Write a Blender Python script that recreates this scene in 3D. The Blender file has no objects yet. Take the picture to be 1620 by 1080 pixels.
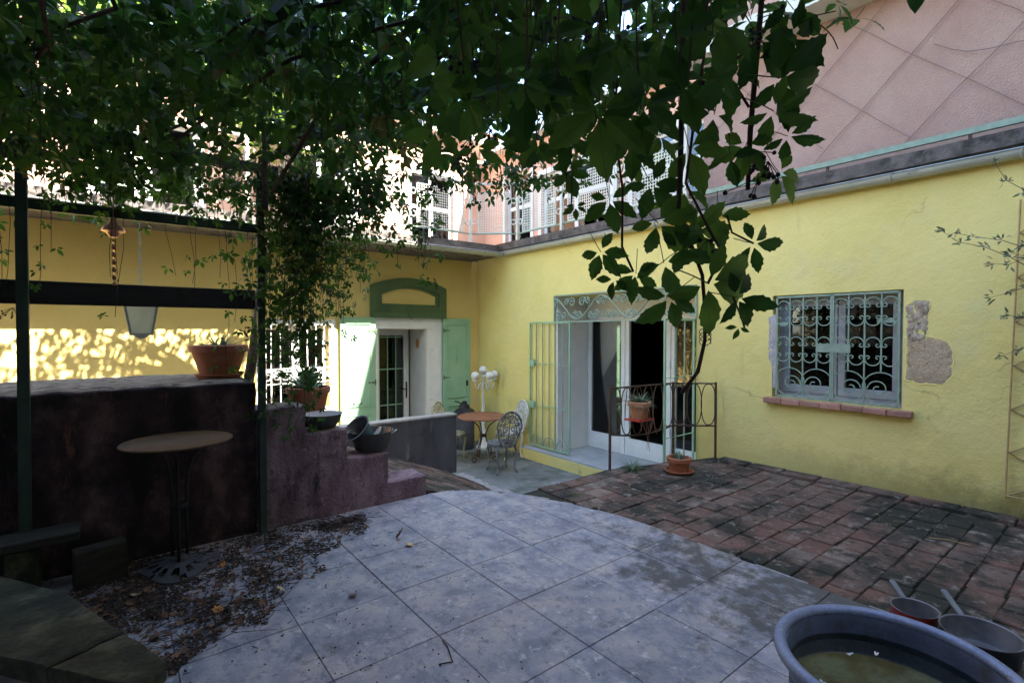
import bpy, bmesh, math, random
import numpy as np
from mathutils import Vector, Matrix, noise
random.seed(7); RNG = np.random.default_rng(11)
SC = bpy.context.scene
COL = SC.collection
R = math.radians

# ------------------------------------------------------------------ camera
CAMZ = 1.45; YAW = R(38.3); PITCH = R(1.25); FPX = 800.0
cam = bpy.data.cameras.new("camera"); cam_o = bpy.data.objects.new("camera", cam); COL.objects.link(cam_o)
cam.sensor_width = 36.0; cam.lens = 36.0 * FPX / 1620.0; cam.clip_start = 0.05; cam.clip_end = 2000
cam_o.location = (0, 0, CAMZ); cam_o.rotation_euler = (math.pi / 2 - PITCH, 0, -YAW)
SC.camera = cam_o
# ------------------------------------------------------------------ world, sun, exposure
SUN_L = Vector((-0.26, 0.74, -1.0)).normalized()
SUN_EL = math.asin(-SUN_L.z); SUN_AZ = math.atan2(-SUN_L.x, -SUN_L.y)
w = bpy.data.worlds.new("World"); SC.world = w; w.use_nodes = True
nt = w.node_tree; nt.nodes.clear()
sky = nt.nodes.new("ShaderNodeTexSky"); sky.sky_type = 'NISHITA'; sky.sun_disc = False
sky.sun_elevation = SUN_EL; sky.sun_rotation = SUN_AZ; sky.air_density = 1.0; sky.dust_density = 1.2
bg = nt.nodes.new("ShaderNodeBackground"); bg.inputs[1].default_value = 0.15
wo = nt.nodes.new("ShaderNodeOutputWorld")
nt.links.new(sky.outputs[0], bg.inputs[0]); nt.links.new(bg.outputs[0], wo.inputs[0])
sl = bpy.data.lights.new("sun", 'SUN'); sl.energy = 5.0; sl.angle = R(0.5); sl.color = (1.0, 0.95, 0.86)
so = bpy.data.objects.new("sun", sl); COL.objects.link(so); so.location = (3, -20, 30)
so.rotation_euler = SUN_L.to_track_quat('-Z', 'Y').to_euler()
vs = SC.view_settings; vs.view_transform = 'Standard'; vs.look = 'None'; vs.gamma = 1.0; vs.exposure = 3.1
vs.use_curve_mapping = False
SC.cycles.max_bounces = 8; SC.cycles.diffuse_bounces = 5; SC.cycles.transparent_max_bounces = 12

# ------------------------------------------------------------------ pixel -> world
_F = Vector((math.sin(YAW) * math.cos(PITCH), math.cos(YAW) * math.cos(PITCH), -math.sin(PITCH)))
_R = Vector((math.cos(YAW), -math.sin(YAW), 0)); _U = _R.cross(_F); _C = Vector((0, 0, CAMZ))
def ray(px, py): return _F + _R * ((px - 810) / FPX) + _U * ((540 - py) / FPX)
def PX(px, py, x): d = ray(px, py); return _C + d * (x / d.x)
def PY(px, py, y): d = ray(px, py); return _C + d * (y / d.y)
def PZ(px, py, z): d = ray(px, py); return _C + d * ((z - CAMZ) / d.z)
def PT(px, py, t): return _C + ray(px, py) * t
def proj(p):
    v = Vector(p) - _C; t = v.dot(_F)
    if t < 0.05: return None
    return 810 + FPX * v.dot(_R) / t, 540 - FPX * v.dot(_U) / t, t

# ------------------------------------------------------------------ materials
MATS = {}
def mk(name, cols, scale=4.0, detail=6.0, rough=0.8, bump=0.0, bscale=30.0, metal=0.0, rand=0.0, stain=None,
       moss=None, stretch=(1, 1, 1), spec=0.4, rand_ramp=None, fine=0.0, objco=False, crack=None, lump=0.0, grime=None):
    """cols: list of (pos, rgb) ramp over noise; stain=(rgb, scale, lo, hi[, stretch]); moss=(rgb, z_full, z_none, scale)"""
    m = bpy.data.materials.new(name); m.use_nodes = True; MATS[name] = m
    n = m.node_tree.nodes; l = m.node_tree.links; n.clear()
    out = n.new("ShaderNodeOutputMaterial"); b = n.new("ShaderNodeBsdfPrincipled"); l.new(b.outputs[0], out.inputs[0])
    b.inputs["Roughness"].default_value = rough; b.inputs["Metallic"].default_value = metal
    b.inputs["Specular IOR Level"].default_value = spec
    if objco:
        tc = n.new("ShaderNodeTexCoord"); pos = tc.outputs["Object"]
    else:
        g = n.new("ShaderNodeNewGeometry"); pos = g.outputs["Position"]
    def nz(sc, det=6.0, st=(1, 1, 1), ro=0.6, off=0.0):
        mp = n.new("ShaderNodeMapping"); mp.inputs["Scale"].default_value = st; mp.inputs["Location"].default_value = (off, off * .7, off * 1.3)
        l.new(pos, mp.inputs[0])
        t = n.new("ShaderNodeTexNoise"); t.inputs["Scale"].default_value = sc; t.inputs["Detail"].default_value = det
        t.inputs["Roughness"].default_value = ro
        l.new(mp.outputs[0], t.inputs["Vector"]); return t.outputs["Fac"]
    def rampn(fac, stops, interp='LINEAR'):
        r = n.new("ShaderNodeValToRGB"); r.color_ramp.interpolation = interp
        e = r.color_ramp.elements
        while len(e) < len(stops): e.new(0.5)
        for el, (p, c) in zip(e, stops): el.position = p; el.color = (*c, 1) if len(c) == 3 else c
        l.new(fac, r.inputs[0]); return r.outputs[0]
    def mix(fac, a, bb, blend='MIX'):
        x = n.new("ShaderNodeMix"); x.data_type = 'RGBA'; x.blend_type = blend
        if isinstance(fac, float): x.inputs[0].default_value = fac
        else: l.new(fac, x.inputs[0])
        for s, v in ((6, a), (7, bb)):
            if isinstance(v, tuple): x.inputs[s].default_value = (*v, 1)
            else: l.new(v, x.inputs[s])
        return x.outputs[2]
    base = nz(scale, detail, stretch)
    col = rampn(base, cols) if len(cols) > 1 else None
    if col is None:
        rgb = n.new("ShaderNodeRGB"); rgb.outputs[0].default_value = (*cols[0][1], 1); col = rgb.outputs[0]
    if rand_ramp:
        oi = n.new("ShaderNodeObjectInfo"); rc = rampn(oi.outputs["Random"], rand_ramp)
        col = mix(0.75, col, rc)
    if rand > 0:
        oi = n.new("ShaderNodeObjectInfo"); mr = n.new("ShaderNodeMapRange")
        mr.inputs[3].default_value = 1 - rand; mr.inputs[4].default_value = 1 + rand
        l.new(oi.outputs["Random"], mr.inputs[0])
        hs = n.new("ShaderNodeHueSaturation"); l.new(mr.outputs[0], hs.inputs["Value"]); l.new(col, hs.inputs["Color"]); col = hs.outputs[0]
    if fine > 0:
        f = nz(95, 3, off=3.1); fr = rampn(f, [(0.3, (1 - fine,) * 3), (0.7, (1.0,) * 3)]); col = mix(1.0, col, fr, 'MULTIPLY')
    for stn in ([stain] if stain and not isinstance(stain, list) else (stain or [])):
        c, ss, lo, hi = stn[:4]; st = stn[4] if len(stn) > 4 else (1, 1, 1)
        s = rampn(nz(ss, 7, st, 0.68, off=5.7), [(lo, (0, 0, 0)), (hi, (1, 1, 1))]); col = mix(s, col, c)
    if moss:
        c, z0, z1, ss = moss[:4]
        sep = n.new("ShaderNodeSeparateXYZ"); l.new(pos, sep.inputs[0])
        mr = n.new("ShaderNodeMapRange"); mr.inputs[1].default_value = z0; mr.inputs[2].default_value = z1
        mr.inputs[3].default_value = 1.0; mr.inputs[4].default_value = 0.0; l.new(sep.outputs[2], mr.inputs[0])
        nn = nz(ss, 9, (1, 1, 1), 0.75, off=1.9)
        ad = n.new("ShaderNodeMath"); ad.operation = 'ADD'; l.new(mr.outputs[0], ad.inputs[0]); l.new(nn, ad.inputs[1])
        sm_ = n.new('ShaderNodeMath'); sm_.operation = 'MULTIPLY'; sm_.inputs[1].default_value = 0.6; l.new(ad.outputs[0], sm_.inputs[0])
        s = rampn(sm_.outputs[0], [(0.44, (0, 0, 0)), (0.56, (.36, .36, .36)), (0.68, (.66, .66, .66)), (0.88, (.95, .95, .95))]); 
        m2 = n.new("ShaderNodeMath"); m2.operation = 'MULTIPLY'; l.new(s, m2.inputs[0])
        gt = n.new("ShaderNodeMath"); gt.operation = 'GREATER_THAN'; gt.inputs[1].default_value = 0.01; l.new(mr.outputs[0], gt.inputs[0])
        m3 = n.new('ShaderNodeMath'); m3.operation = 'MULTIPLY'; l.new(gt.outputs[0], m3.inputs[0]); m3.inputs[1].default_value = 1.0
        if len(moss) > 4:
            lt = n.new('ShaderNodeMapRange'); lt.inputs[1].default_value = moss[4]; lt.inputs[2].default_value = moss[4] - 3.2; lt.inputs[3].default_value = 0.0; lt.inputs[4].default_value = 1.0; l.new(sep.outputs[1], lt.inputs[0]); l.new(lt.outputs[0], m3.inputs[1])
        l.new(m3.outputs[0], m2.inputs[1])
        col = mix(m2.outputs[0], col, c)
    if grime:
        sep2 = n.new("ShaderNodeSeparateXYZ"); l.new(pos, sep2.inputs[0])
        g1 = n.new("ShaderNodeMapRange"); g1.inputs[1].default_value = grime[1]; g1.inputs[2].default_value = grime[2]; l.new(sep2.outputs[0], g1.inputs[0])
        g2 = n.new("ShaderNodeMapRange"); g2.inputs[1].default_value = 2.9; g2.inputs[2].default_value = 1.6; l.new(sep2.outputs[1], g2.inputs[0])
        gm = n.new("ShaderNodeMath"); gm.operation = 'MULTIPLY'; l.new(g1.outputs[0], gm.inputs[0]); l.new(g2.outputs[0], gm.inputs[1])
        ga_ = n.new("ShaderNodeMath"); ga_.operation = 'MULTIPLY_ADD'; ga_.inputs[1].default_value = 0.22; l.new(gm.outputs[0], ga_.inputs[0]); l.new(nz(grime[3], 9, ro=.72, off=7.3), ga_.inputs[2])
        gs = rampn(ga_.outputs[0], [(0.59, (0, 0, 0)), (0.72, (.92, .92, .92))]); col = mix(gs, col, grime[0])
    if crack:
        mp = n.new("ShaderNodeVectorMath"); mp.operation = 'ADD'; l.new(pos, mp.inputs[0])
        tn = n.new("ShaderNodeTexNoise"); tn.inputs["Scale"].default_value = 3.0; tn.inputs["Detail"].default_value = 6; l.new(pos, tn.inputs["Vector"])
        sc_ = n.new("ShaderNodeVectorMath"); sc_.operation = 'SCALE'; sc_.inputs[3].default_value = 0.5; l.new(tn.outputs["Color"], sc_.inputs[0]); l.new(sc_.outputs[0], mp.inputs[1])
        vo = n.new("ShaderNodeTexVoronoi"); vo.feature = 'DISTANCE_TO_EDGE'; vo.inputs["Scale"].default_value = crack[1]; l.new(mp.outputs[0], vo.inputs["Vector"])
        c1_ = rampn(vo.outputs["Distance"], [(0.0, (1, 1, 1)), (crack[2], (0, 0, 0))]); c2_ = rampn(nz(0.9, 4, off=8.0), [(0.55, (0, 0, 0)), (0.62, (.8, .8, .8))])
        mm_ = mix(1.0, c1_, c2_, 'MULTIPLY'); col = mix(mm_, col, crack[0])
    l.new(col, b.inputs["Base Color"])
    if bump > 0:
        bn = n.new("ShaderNodeBump"); bn.inputs["Strength"].default_value = bump; bn.inputs["Distance"].default_value = 0.02
        l.new(nz(bscale, 8, off=2.2), bn.inputs["Height"]); l.new(bn.outputs[0], b.inputs["Normal"])
        if lump > 0:
            b2 = n.new("ShaderNodeBump"); b2.inputs["Strength"].default_value = lump; b2.inputs["Distance"].default_value = 0.06
            l.new(nz(3.2, 4, off=6.2), b2.inputs["Height"]); l.new(b2.outputs[0], bn.inputs["Normal"])
    return m

def leaf_mat(name, c1, c2, trans=0.35, rough=0.45, back=None):
    m = bpy.data.materials.new(name); m.use_nodes = True; MATS[name] = m
    n = m.node_tree.nodes; l = m.node_tree.links; n.clear()
    out = n.new("ShaderNodeOutputMaterial"); b = n.new("ShaderNodeBsdfPrincipled"); tr = n.new("ShaderNodeBsdfTranslucent")
    mx = n.new("ShaderNodeMixShader"); mx.inputs[0].default_value = trans
    g = n.new("ShaderNodeNewGeometry"); t = n.new("ShaderNodeTexNoise"); t.inputs["Scale"].default_value = 9
    l.new(g.outputs["Position"], t.inputs["Vector"])
    mr = n.new("ShaderNodeValToRGB"); mr.color_ramp.elements[0].position = .35; mr.color_ramp.elements[1].position = .68
    mr.color_ramp.elements[0].color = (*c1, 1); mr.color_ramp.elements[1].color = (*c2, 1)
    l.new(t.outputs["Fac"], mr.inputs[0]); l.new(mr.outputs[0], b.inputs["Base Color"])
    hs = n.new("ShaderNodeHueSaturation"); hs.inputs["Value"].default_value = 2.2; hs.inputs["Hue"].default_value = 0.485; l.new(mr.outputs[0], hs.inputs["Color"])
    l.new(hs.outputs[0], tr.inputs["Color"])
    b.inputs["Roughness"].default_value = rough; b.inputs["Specular IOR Level"].default_value = 0.35
    l.new(b.outputs[0], mx.inputs[1]); l.new(tr.outputs[0], mx.inputs[2]); l.new(mx.outputs[0], out.inputs[0]); return m

def glass_mat(name, tint=(0.02, 0.022, 0.022), trans=0.9):
    m = bpy.data.materials.new(name); m.use_nodes = True; MATS[name] = m
    n = m.node_tree.nodes; l = m.node_tree.links; n.clear()
    out = n.new("ShaderNodeOutputMaterial"); gl = n.new("ShaderNodeBsdfGlossy"); gl.inputs["Roughness"].default_value = 0.02
    tp = n.new("ShaderNodeBsdfTransparent"); tp.inputs[0].default_value = (trans, trans, trans, 1)
    fr = n.new("ShaderNodeFresnel"); fr.inputs[0].default_value = 1.5
    mx = n.new("ShaderNodeMixShader"); l.new(fr.outputs[0], mx.inputs[0]); l.new(tp.outputs[0], mx.inputs[1]); l.new(gl.outputs[0], mx.inputs[2])
    l.new(mx.outputs[0], out.inputs[0]); return m

YEL = [(0.25, (0.71, 0.585, 0.185)), (0.5, (0.77, 0.645, 0.225)), (0.75, (0.82, 0.70, 0.27))]
mk("yellow_plaster", YEL, 1.1, 9, 0.9, 0.2, 46, fine=0.06, lump=0.3, crack=((0.36, 0.29, 0.11), 0.8, 0.006), stain=[((0.40, 0.36, 0.14), 30, 0.66, 0.72), ((0.66, 0.58, 0.27), 1.3, 0.58, 0.80), ((0.58, 0.46, 0.15), 3.2, 0.62, 0.80, (1, 1.6, .22)), ((0.84, 0.73, 0.33), 4, 0.64, 0.74)],
   moss=((0.048, 0.056, 0.018), -0.10, 0.42, 6, 3.4))
mk("yellow_plaster_back", [(0.25, (0.70, 0.52, 0.17)), (0.5, (0.76, 0.58, 0.21)), (0.75, (0.80, 0.63, 0.25))], 1.4, 8, 0.9, 0.3, 42, fine=0.05,
   stain=[((0.6, 0.52, 0.3), 3, 0.6, 0.8)])
mk("white_paint", [(0.3, (0.70, 0.69, 0.65)), (0.7, (0.80, 0.79, 0.75))], 5, 6, 0.6, 0.1, 50, stain=((0.45, 0.43, 0.38), 9, 0.64, 0.75))
mk("window_white", [(0.3, (0.66, 0.66, 0.63)), (0.7, (0.78, 0.78, 0.75))], 8, 5, 0.45)
mk("window_grey", [(0.3, (0.30, 0.31, 0.32)), (0.7, (0.42, 0.43, 0.43))], 8, 6, 0.55, stain=((0.22, 0.21, 0.19), 14, 0.6, 0.7))
mk("green_paint", [(0.3, (0.25, 0.45, 0.27)), (0.7, (0.34, 0.54, 0.35))], 3, 8, 0.6, 0.15, 60, fine=0.1, stain=[((0.33, 0.43, 0.30), 12, 0.62, 0.70), ((0.13, 0.20, 0.11), 5, 0.60, 0.76, (2, 2, .3))])
mk("dark_green_paint", [(0.3, (0.065, 0.115, 0.045)), (0.7, (0.095, 0.155, 0.065))], 4, 6, 0.6, 0.1, 50)
mk("iron_green", [(0.3, (0.20, 0.28, 0.205)), (0.7, (0.29, 0.37, 0.28))], 14, 6, 0.6, 0.1, 80, stain=((0.22, 0.12, 0.06), 22, 0.66, 0.74))
mk("iron_brown", [(0.3, (0.05, 0.03, 0.022)), (0.7, (0.10, 0.055, 0.038))], 16, 6, 0.75, 0.2, 80)
mk("iron_dark_green", [(0.3, (0.018, 0.035, 0.026)), (0.7, (0.035, 0.06, 0.042))], 8, 5, 0.6, 0.1, 60)
mk("beam_wood", [(0.3, (0.018, 0.016, 0.017)), (0.7, (0.04, 0.036, 0.036))], 5, 7, 0.8, 0.4, 40, stretch=(.2, 3, 3))
mk("terracotta", [(0.25, (0.27, 0.085, 0.042)), (0.6, (0.36, 0.125, 0.065)), (0.8, (0.42, 0.2, 0.13))], 7, 7, 0.85, 0.25, 50, stain=((0.45, 0.36, 0.30), 7, 0.63, 0.75))
mk("terracotta_pale", [(0.25, (0.40, 0.17, 0.08)), (0.7, (0.52, 0.26, 0.14))], 7, 7, 0.85, 0.2, 50)
mk("zinc", [(0.25, (0.20, 0.22, 0.22)), (0.75, (0.36, 0.38, 0.37))], 4, 7, 0.5, 0.06, 40, metal=0.35, stain=((0.11, 0.10, 0.08), 8, 0.6, 0.74))
mk("gutter_zinc", [(0.25, (0.36, 0.36, 0.28)), (0.75, (0.50, 0.50, 0.42))], 3, 6, 0.5, 0.05, 40, metal=0.2, stain=((0.22, 0.20, 0.15), 9, 0.62, 0.75))
mk("ledge_concrete", [(0.3, (0.075, 0.062, 0.055)), (0.7, (0.17, 0.145, 0.13))], 7, 9, 0.95, 0.6, 45, stain=((0.03, 0.028, 0.025), 5, 0.52, 0.68))
mk("pink_plaster", [(0.3, (0.44, 0.27, 0.215)), (0.7, (0.52, 0.345, 0.275))], 2.2, 7, 0.95, 0.8, 55, fine=0.12, stain=((0.42, 0.27, 0.23), 3, 0.58, 0.75), moss=((0.25, 0.19, 0.15), 2.95, 3.3, 5))
mk("pale_soffit", [(0.3, (0.58, 0.58, 0.50)), (0.7, (0.68, 0.68, 0.60))], 4, 6, 0.8, 0.1)
mk("peach_plaster", [(0.3, (0.62, 0.36, 0.25)), (0.7, (0.68, 0.42, 0.30))], 2, 6, 0.9, 0.2, 50)
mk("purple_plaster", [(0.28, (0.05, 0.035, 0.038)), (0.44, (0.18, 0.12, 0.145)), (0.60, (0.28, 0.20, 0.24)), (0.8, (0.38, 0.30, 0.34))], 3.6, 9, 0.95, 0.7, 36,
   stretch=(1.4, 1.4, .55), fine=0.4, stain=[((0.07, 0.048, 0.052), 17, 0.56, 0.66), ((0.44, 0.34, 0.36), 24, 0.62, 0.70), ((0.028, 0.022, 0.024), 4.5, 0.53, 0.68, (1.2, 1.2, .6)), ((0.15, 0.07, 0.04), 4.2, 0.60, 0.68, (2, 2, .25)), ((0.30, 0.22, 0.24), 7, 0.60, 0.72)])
mk("purple_plaster_shaded", [(0.34, (0.016, 0.012, 0.012)), (0.48, (0.06, 0.035, 0.037)), (0.58, (0.13, 0.078, 0.082)), (0.72, (0.20, 0.13, 0.13))], 3.2, 9, 0.95, 0.7, 36,
   stretch=(1.4, 1.4, .7), fine=0.4, stain=[((0.12, 0.08, 0.08), 20, 0.62, 0.70), ((0.010, 0.009, 0.009), 2.5, 0.44, 0.62), ((0.13, 0.055, 0.045), 5, 0.62, 0.70, (2, 2, .5))])  # tall block: plaster stains plus the deep shade darkened into the colour
mk("earth_top", [(0.3, (0.10, 0.075, 0.05)), (0.7, (0.25, 0.20, 0.15))], 9, 9, 0.95, 0.8, 40, stain=((0.05, 0.035, 0.025), 12, 0.5, 0.62))
mk("grey_plaster", [(0.3, (0.04, 0.041, 0.046)), (0.7, (0.085, 0.086, 0.093))], 2.6, 8, 0.9, 0.35, 40, stretch=(1.6, 1.6, .4), stain=[((0.22, 0.22, 0.215), 4, 0.64, 0.74, (2.2, 2.2, .25)), ((0.03, 0.03, 0.032), 3, 0.55, 0.7)])
mk("stone_tile", [(0.36, (0.17, 0.172, 0.21)), (0.46, (0.262, 0.262, 0.302)), (0.55, (0.338, 0.322, 0.338)), (0.66, (0.41, 0.372, 0.352))], 5.0, 9, 0.55, 0.12, 60, rand=0.07, fine=0.22,
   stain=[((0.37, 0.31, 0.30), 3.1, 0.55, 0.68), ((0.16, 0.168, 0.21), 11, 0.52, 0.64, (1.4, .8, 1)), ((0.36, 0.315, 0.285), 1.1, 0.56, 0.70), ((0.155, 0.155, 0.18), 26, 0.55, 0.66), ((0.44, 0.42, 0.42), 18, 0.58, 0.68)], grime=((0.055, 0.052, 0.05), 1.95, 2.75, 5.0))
mk("stone_tile_grimy", [(0.22, (0.10, 0.10, 0.105)), (0.5, (0.20, 0.19, 0.185)), (0.78, (0.30, 0.285, 0.27))], 6.0, 9, 0.7, 0.3, 60, rand=0.06, fine=0.25,
   stain=[((0.045, 0.042, 0.04), 5.5, 0.47, 0.60), ((0.34, 0.31, 0.28), 8, 0.62, 0.72)])
mk("brick_clay", [(0.25, (0.10, 0.055, 0.042)), (0.5, (0.19, 0.092, 0.068)), (0.75, (0.27, 0.16, 0.125))], 9, 8, 0.92, 0.5, 45, rand=0.16,
   rand_ramp=[(0.0, (0.18, 0.088, 0.064)), (0.2, (0.135, 0.096, 0.075)), (0.4, (0.20, 0.10, 0.072)), (0.55, (0.13, 0.105, 0.083)), (0.7, (0.145, 0.09, 0.065)), (0.85, (0.10, 0.065, 0.05)), (1.0, (0.19, 0.155, 0.125))], fine=0.3,
   stain=[((0.020, 0.020, 0.014), 1.7, 0.45, 0.58), ((0.028, 0.027, 0.018), 4.2, 0.54, 0.64), ((0.25, 0.215, 0.18), 10, 0.55, 0.70), ((0.03, 0.025, 0.02), 9, 0.57, 0.66), ((0.035, 0.06, 0.015), 2.9, 0.66, 0.73)])
mk("moss_bed", [(0.3, (0.014, 0.014, 0.011)), (0.6, (0.035, 0.034, 0.024)), (0.8, (0.032, 0.05, 0.016))], 6, 9, 1.0, 0.9, 50)
mk("mortar", [(0.3, (0.22, 0.215, 0.205)), (0.7, (0.38, 0.37, 0.35))], 14, 8, 0.95, 0.4, 60)
mk("joint_grey", [(0.3, (0.07, 0.068, 0.065)), (0.7, (0.20, 0.195, 0.185))], 9, 8, 0.95, 0.4, 60)
mk("patio_concrete", [(0.25, (0.10, 0.11, 0.10)), (0.55, (0.20, 0.21, 0.20)), (0.8, (0.32, 0.32, 0.31))], 2.1, 9, 0.75, 0.25, 40, stain=[((0.07, 0.08, 0.065), 1.6, 0.5, 0.66), ((0.42, 0.42, 0.41), 3.3, 0.64, 0.74)])
mk("slab_concrete", [(0.3, (0.30, 0.31, 0.31)), (0.7, (0.42, 0.42, 0.41))], 4, 8, 0.8, 0.2, 40)
mk("soil", [(0.3, (0.02, 0.015, 0.01)), (0.7, (0.05, 0.035, 0.022))], 20, 6, 1.0, 0.8, 60)
mk("rust_top", [(0.3, (0.20, 0.075, 0.035)), (0.7, (0.30, 0.13, 0.065))], 7, 8, 0.75, 0.15, 50, stain=((0.13, 0.05, 0.03), 14, 0.58, 0.7))
mk("ochre_top", [(0.3, (0.075, 0.036, 0.012)), (0.7, (0.135, 0.07, 0.024))], 7, 8, 0.8, 0.15, 50, stain=((0.12, 0.07, 0.03), 15, 0.58, 0.7))
mk("black_iron", [(0.3, (0.010, 0.010, 0.011)), (0.7, (0.022, 0.02, 0.02))], 14, 6, 0.6, 0.15, 60)
mk("cast_iron_grey", [(0.3, (0.04, 0.04, 0.048)), (0.7, (0.085, 0.083, 0.095))], 10, 6, 0.7, 0.2, 60)
mk("cast_white", [(0.3, (0.55, 0.55, 0.49)), (0.7, (0.70, 0.70, 0.65))], 12, 7, 0.65, 0.2, 70, stain=[((0.30, 0.28, 0.16), 16, 0.60, 0.70)], objco=True)
mk("cast_weathered", [(0.3, (0.10, 0.10, 0.095)), (0.6, (0.24, 0.24, 0.23)), (0.8, (0.45, 0.45, 0.43))], 12, 8, 0.8, 0.3, 70, stain=((0.06, 0.06, 0.05), 13, 0.52, 0.62), objco=True)
mk("cast_mossy", [(0.3, (0.28, 0.26, 0.12)), (0.7, (0.50, 0.48, 0.34))], 12, 8, 0.8, 0.3, 70, stain=((0.12, 0.11, 0.06), 13, 0.55, 0.66), objco=True)
mk("globe_glass", [(0.3, (0.62, 0.62, 0.60)), (0.7, (0.72, 0.72, 0.70))], 8, 5, 0.3)
mk("enamel_red", [(0.3, (0.33, 0.018, 0.012)), (0.7, (0.45, 0.03, 0.02))], 6, 4, 0.3, spec=0.6)
mk("enamel_black", [(0.3, (0.012, 0.012, 0.014)), (0.7, (0.025, 0.025, 0.03))], 6, 4, 0.45)
mk("enamel_dark", [(0.3, (0.035, 0.034, 0.032)), (0.7, (0.075, 0.07, 0.062))], 6, 7, 0.5, 0.1, stain=((0.12, 0.08, 0.05), 12, 0.62, 0.72))
mk("enamel_pale", [(0.3, (0.42, 0.44, 0.46)), (0.7, (0.55, 0.56, 0.57))], 6, 6, 0.4, stain=((0.25, 0.23, 0.2), 9, 0.6, 0.7))
mk("pan_inside", [(0.34, (0.09, 0.09, 0.10)), (0.66, (0.20, 0.20, 0.22))], 7, 8, 0.5, metal=0.3, stain=((0.09, 0.085, 0.085), 6, 0.52, 0.7))
mk("teal_enamel", [(0.3, (0.012, 0.06, 0.06)), (0.7, (0.025, 0.10, 0.10))], 6, 5, 0.4)
mk("handle_grey", [(0.3, (0.10, 0.11, 0.13)), (0.7, (0.17, 0.18, 0.20))], 8, 5, 0.45)
mk("tub_blue", [(0.3, (0.18, 0.22, 0.34)), (0.7, (0.28, 0.32, 0.46))], 5, 8, 0.5, 0.12, 40, metal=0.25, fine=0.3, lump=.25, stain=[((0.09, 0.09, 0.10), 9, 0.58, 0.70), ((0.34, 0.37, 0.43), 15, 0.62, 0.70)])
mk("tub_inside", [(0.3, (0.06, 0.08, 0.14)), (0.7, (0.13, 0.16, 0.25))], 6, 8, 0.6, 0.1, 50, fine=0.2, stain=[((0.055, 0.045, 0.03), 6, 0.52, 0.68), ((0.26, 0.28, 0.31), 10, 0.63, 0.72)])
mk("tub_bottom", [(0.36, (0.025, 0.02, 0.011)), (0.5, (0.06, 0.055, 0.034)), (0.64, (0.15, 0.20, 0.19))], 5, 9, 0.8, 0.3, 40, stain=((0.02, 0.016, 0.008), 6, 0.52, 0.66))
mk("stone_rubble", [(0.3, (0.30, 0.22, 0.14)), (0.7, (0.58, 0.48, 0.35))], 14, 9, 0.95, 1.0, 40, stain=((0.13, 0.10, 0.075), 22, 0.55, 0.66))
mk("stone_block", [(0.3, (0.50, 0.37, 0.22)), (0.7, (0.64, 0.50, 0.33))], 6, 9, 0.95, 0.6, 60, fine=0.35, stain=((0.24, 0.17, 0.10), 11, 0.56, 0.68))
mk("raw_render", [(0.3, (0.33, 0.31, 0.31)), (0.7, (0.52, 0.48, 0.46))], 10, 8, 0.95, 0.5, 50)
mk("sill_clay", [(0.3, (0.33, 0.15, 0.105)), (0.7, (0.45, 0.25, 0.19))], 9, 7, 0.9, 0.3, 50, rand=0.2)
mk("mossy_stone", [(0.3, (0.012, 0.013, 0.007)), (0.5, (0.04, 0.042, 0.022)), (0.72, (0.12, 0.115, 0.07))], 9, 9, 0.95, 0.7, 45, stain=((0.02, 0.02, 0.014), 7, 0.5, 0.62))
mk("old_wood", [(0.3, (0.015, 0.014, 0.011)), (0.7, (0.05, 0.047, 0.038))], 8, 8, 0.9, 0.5, 45, stretch=(.3, 3, 3))
mk("bark", [(0.3, (0.03, 0.02, 0.014)), (0.7, (0.08, 0.055, 0.04))], 22, 7, 0.95, 0.6, 50)
mk("vine_stem", [(0.3, (0.035, 0.014, 0.012)), (0.7, (0.085, 0.035, 0.026))], 25, 5, 0.8)
mk("berry", [(0.3, (0.005, 0.004, 0.010)), (0.7, (0.012, 0.008, 0.02))], 25, 3, 0.5)
mk("dry_leaf", [(0.3, (0.09, 0.045, 0.028)), (0.6, (0.20, 0.105, 0.06)), (0.8, (0.30, 0.18, 0.10))], 12, 6, 0.85, rand=0.3)
mk("dry_leaf_orange", [(0.3, (0.40, 0.15, 0.035)), (0.7, (0.52, 0.24, 0.07))], 12, 6, 0.8)
mk("dry_leaf_pale", [(0.3, (0.42, 0.29, 0.15)), (0.7, (0.52, 0.38, 0.22))], 12, 6, 0.8)
mk("twig", [(0.3, (0.022, 0.015, 0.012)), (0.7, (0.075, 0.05, 0.038))], 20, 5, 0.95)
mk("cane", [(0.3, (0.36, 0.24, 0.10)), (0.7, (0.48, 0.34, 0.16))], 15, 5, 0.8)
mk("wire", [(0.5, (0.25, 0.15, 0.125))], 5, 2, 0.7)
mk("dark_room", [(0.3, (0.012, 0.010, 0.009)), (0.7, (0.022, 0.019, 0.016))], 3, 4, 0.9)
mk("curtain_cloth", [(0.3, (0.60, 0.58, 0.50)), (0.7, (0.70, 0.68, 0.60))], 6, 4, 0.95)
mk("copper", [(0.3, (0.40, 0.17, 0.10)), (0.7, (0.55, 0.30, 0.20))], 8, 5, 0.4, metal=0.7)
mk("lantern_metal", [(0.3, (0.52, 0.57, 0.54)), (0.7, (0.66, 0.70, 0.66))], 8, 5, 0.5)
mk("orange_clay", [(0.3, (0.55, 0.17, 0.04)), (0.7, (0.65, 0.25, 0.07))], 8, 5, 0.6)
mk("roof_tile", [(0.3, (0.24, 0.11, 0.07)), (0.7, (0.40, 0.22, 0.15))], 6, 7, 0.9, 0.3, 30)
mk("cream_plaster", [(0.3, (0.42, 0.37, 0.28)), (0.7, (0.52, 0.47, 0.37))], 3, 7, 0.9, 0.3, 40)
mk("ground_earth", [(0.3, (0.07, 0.06, 0.04)), (0.7, (0.13, 0.11, 0.07))], 0.8, 8, 1.0, 0.3, 20)
mk("yellow_mask", [(0.5, (0.5, 0.3, 0.05))], 4)
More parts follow.
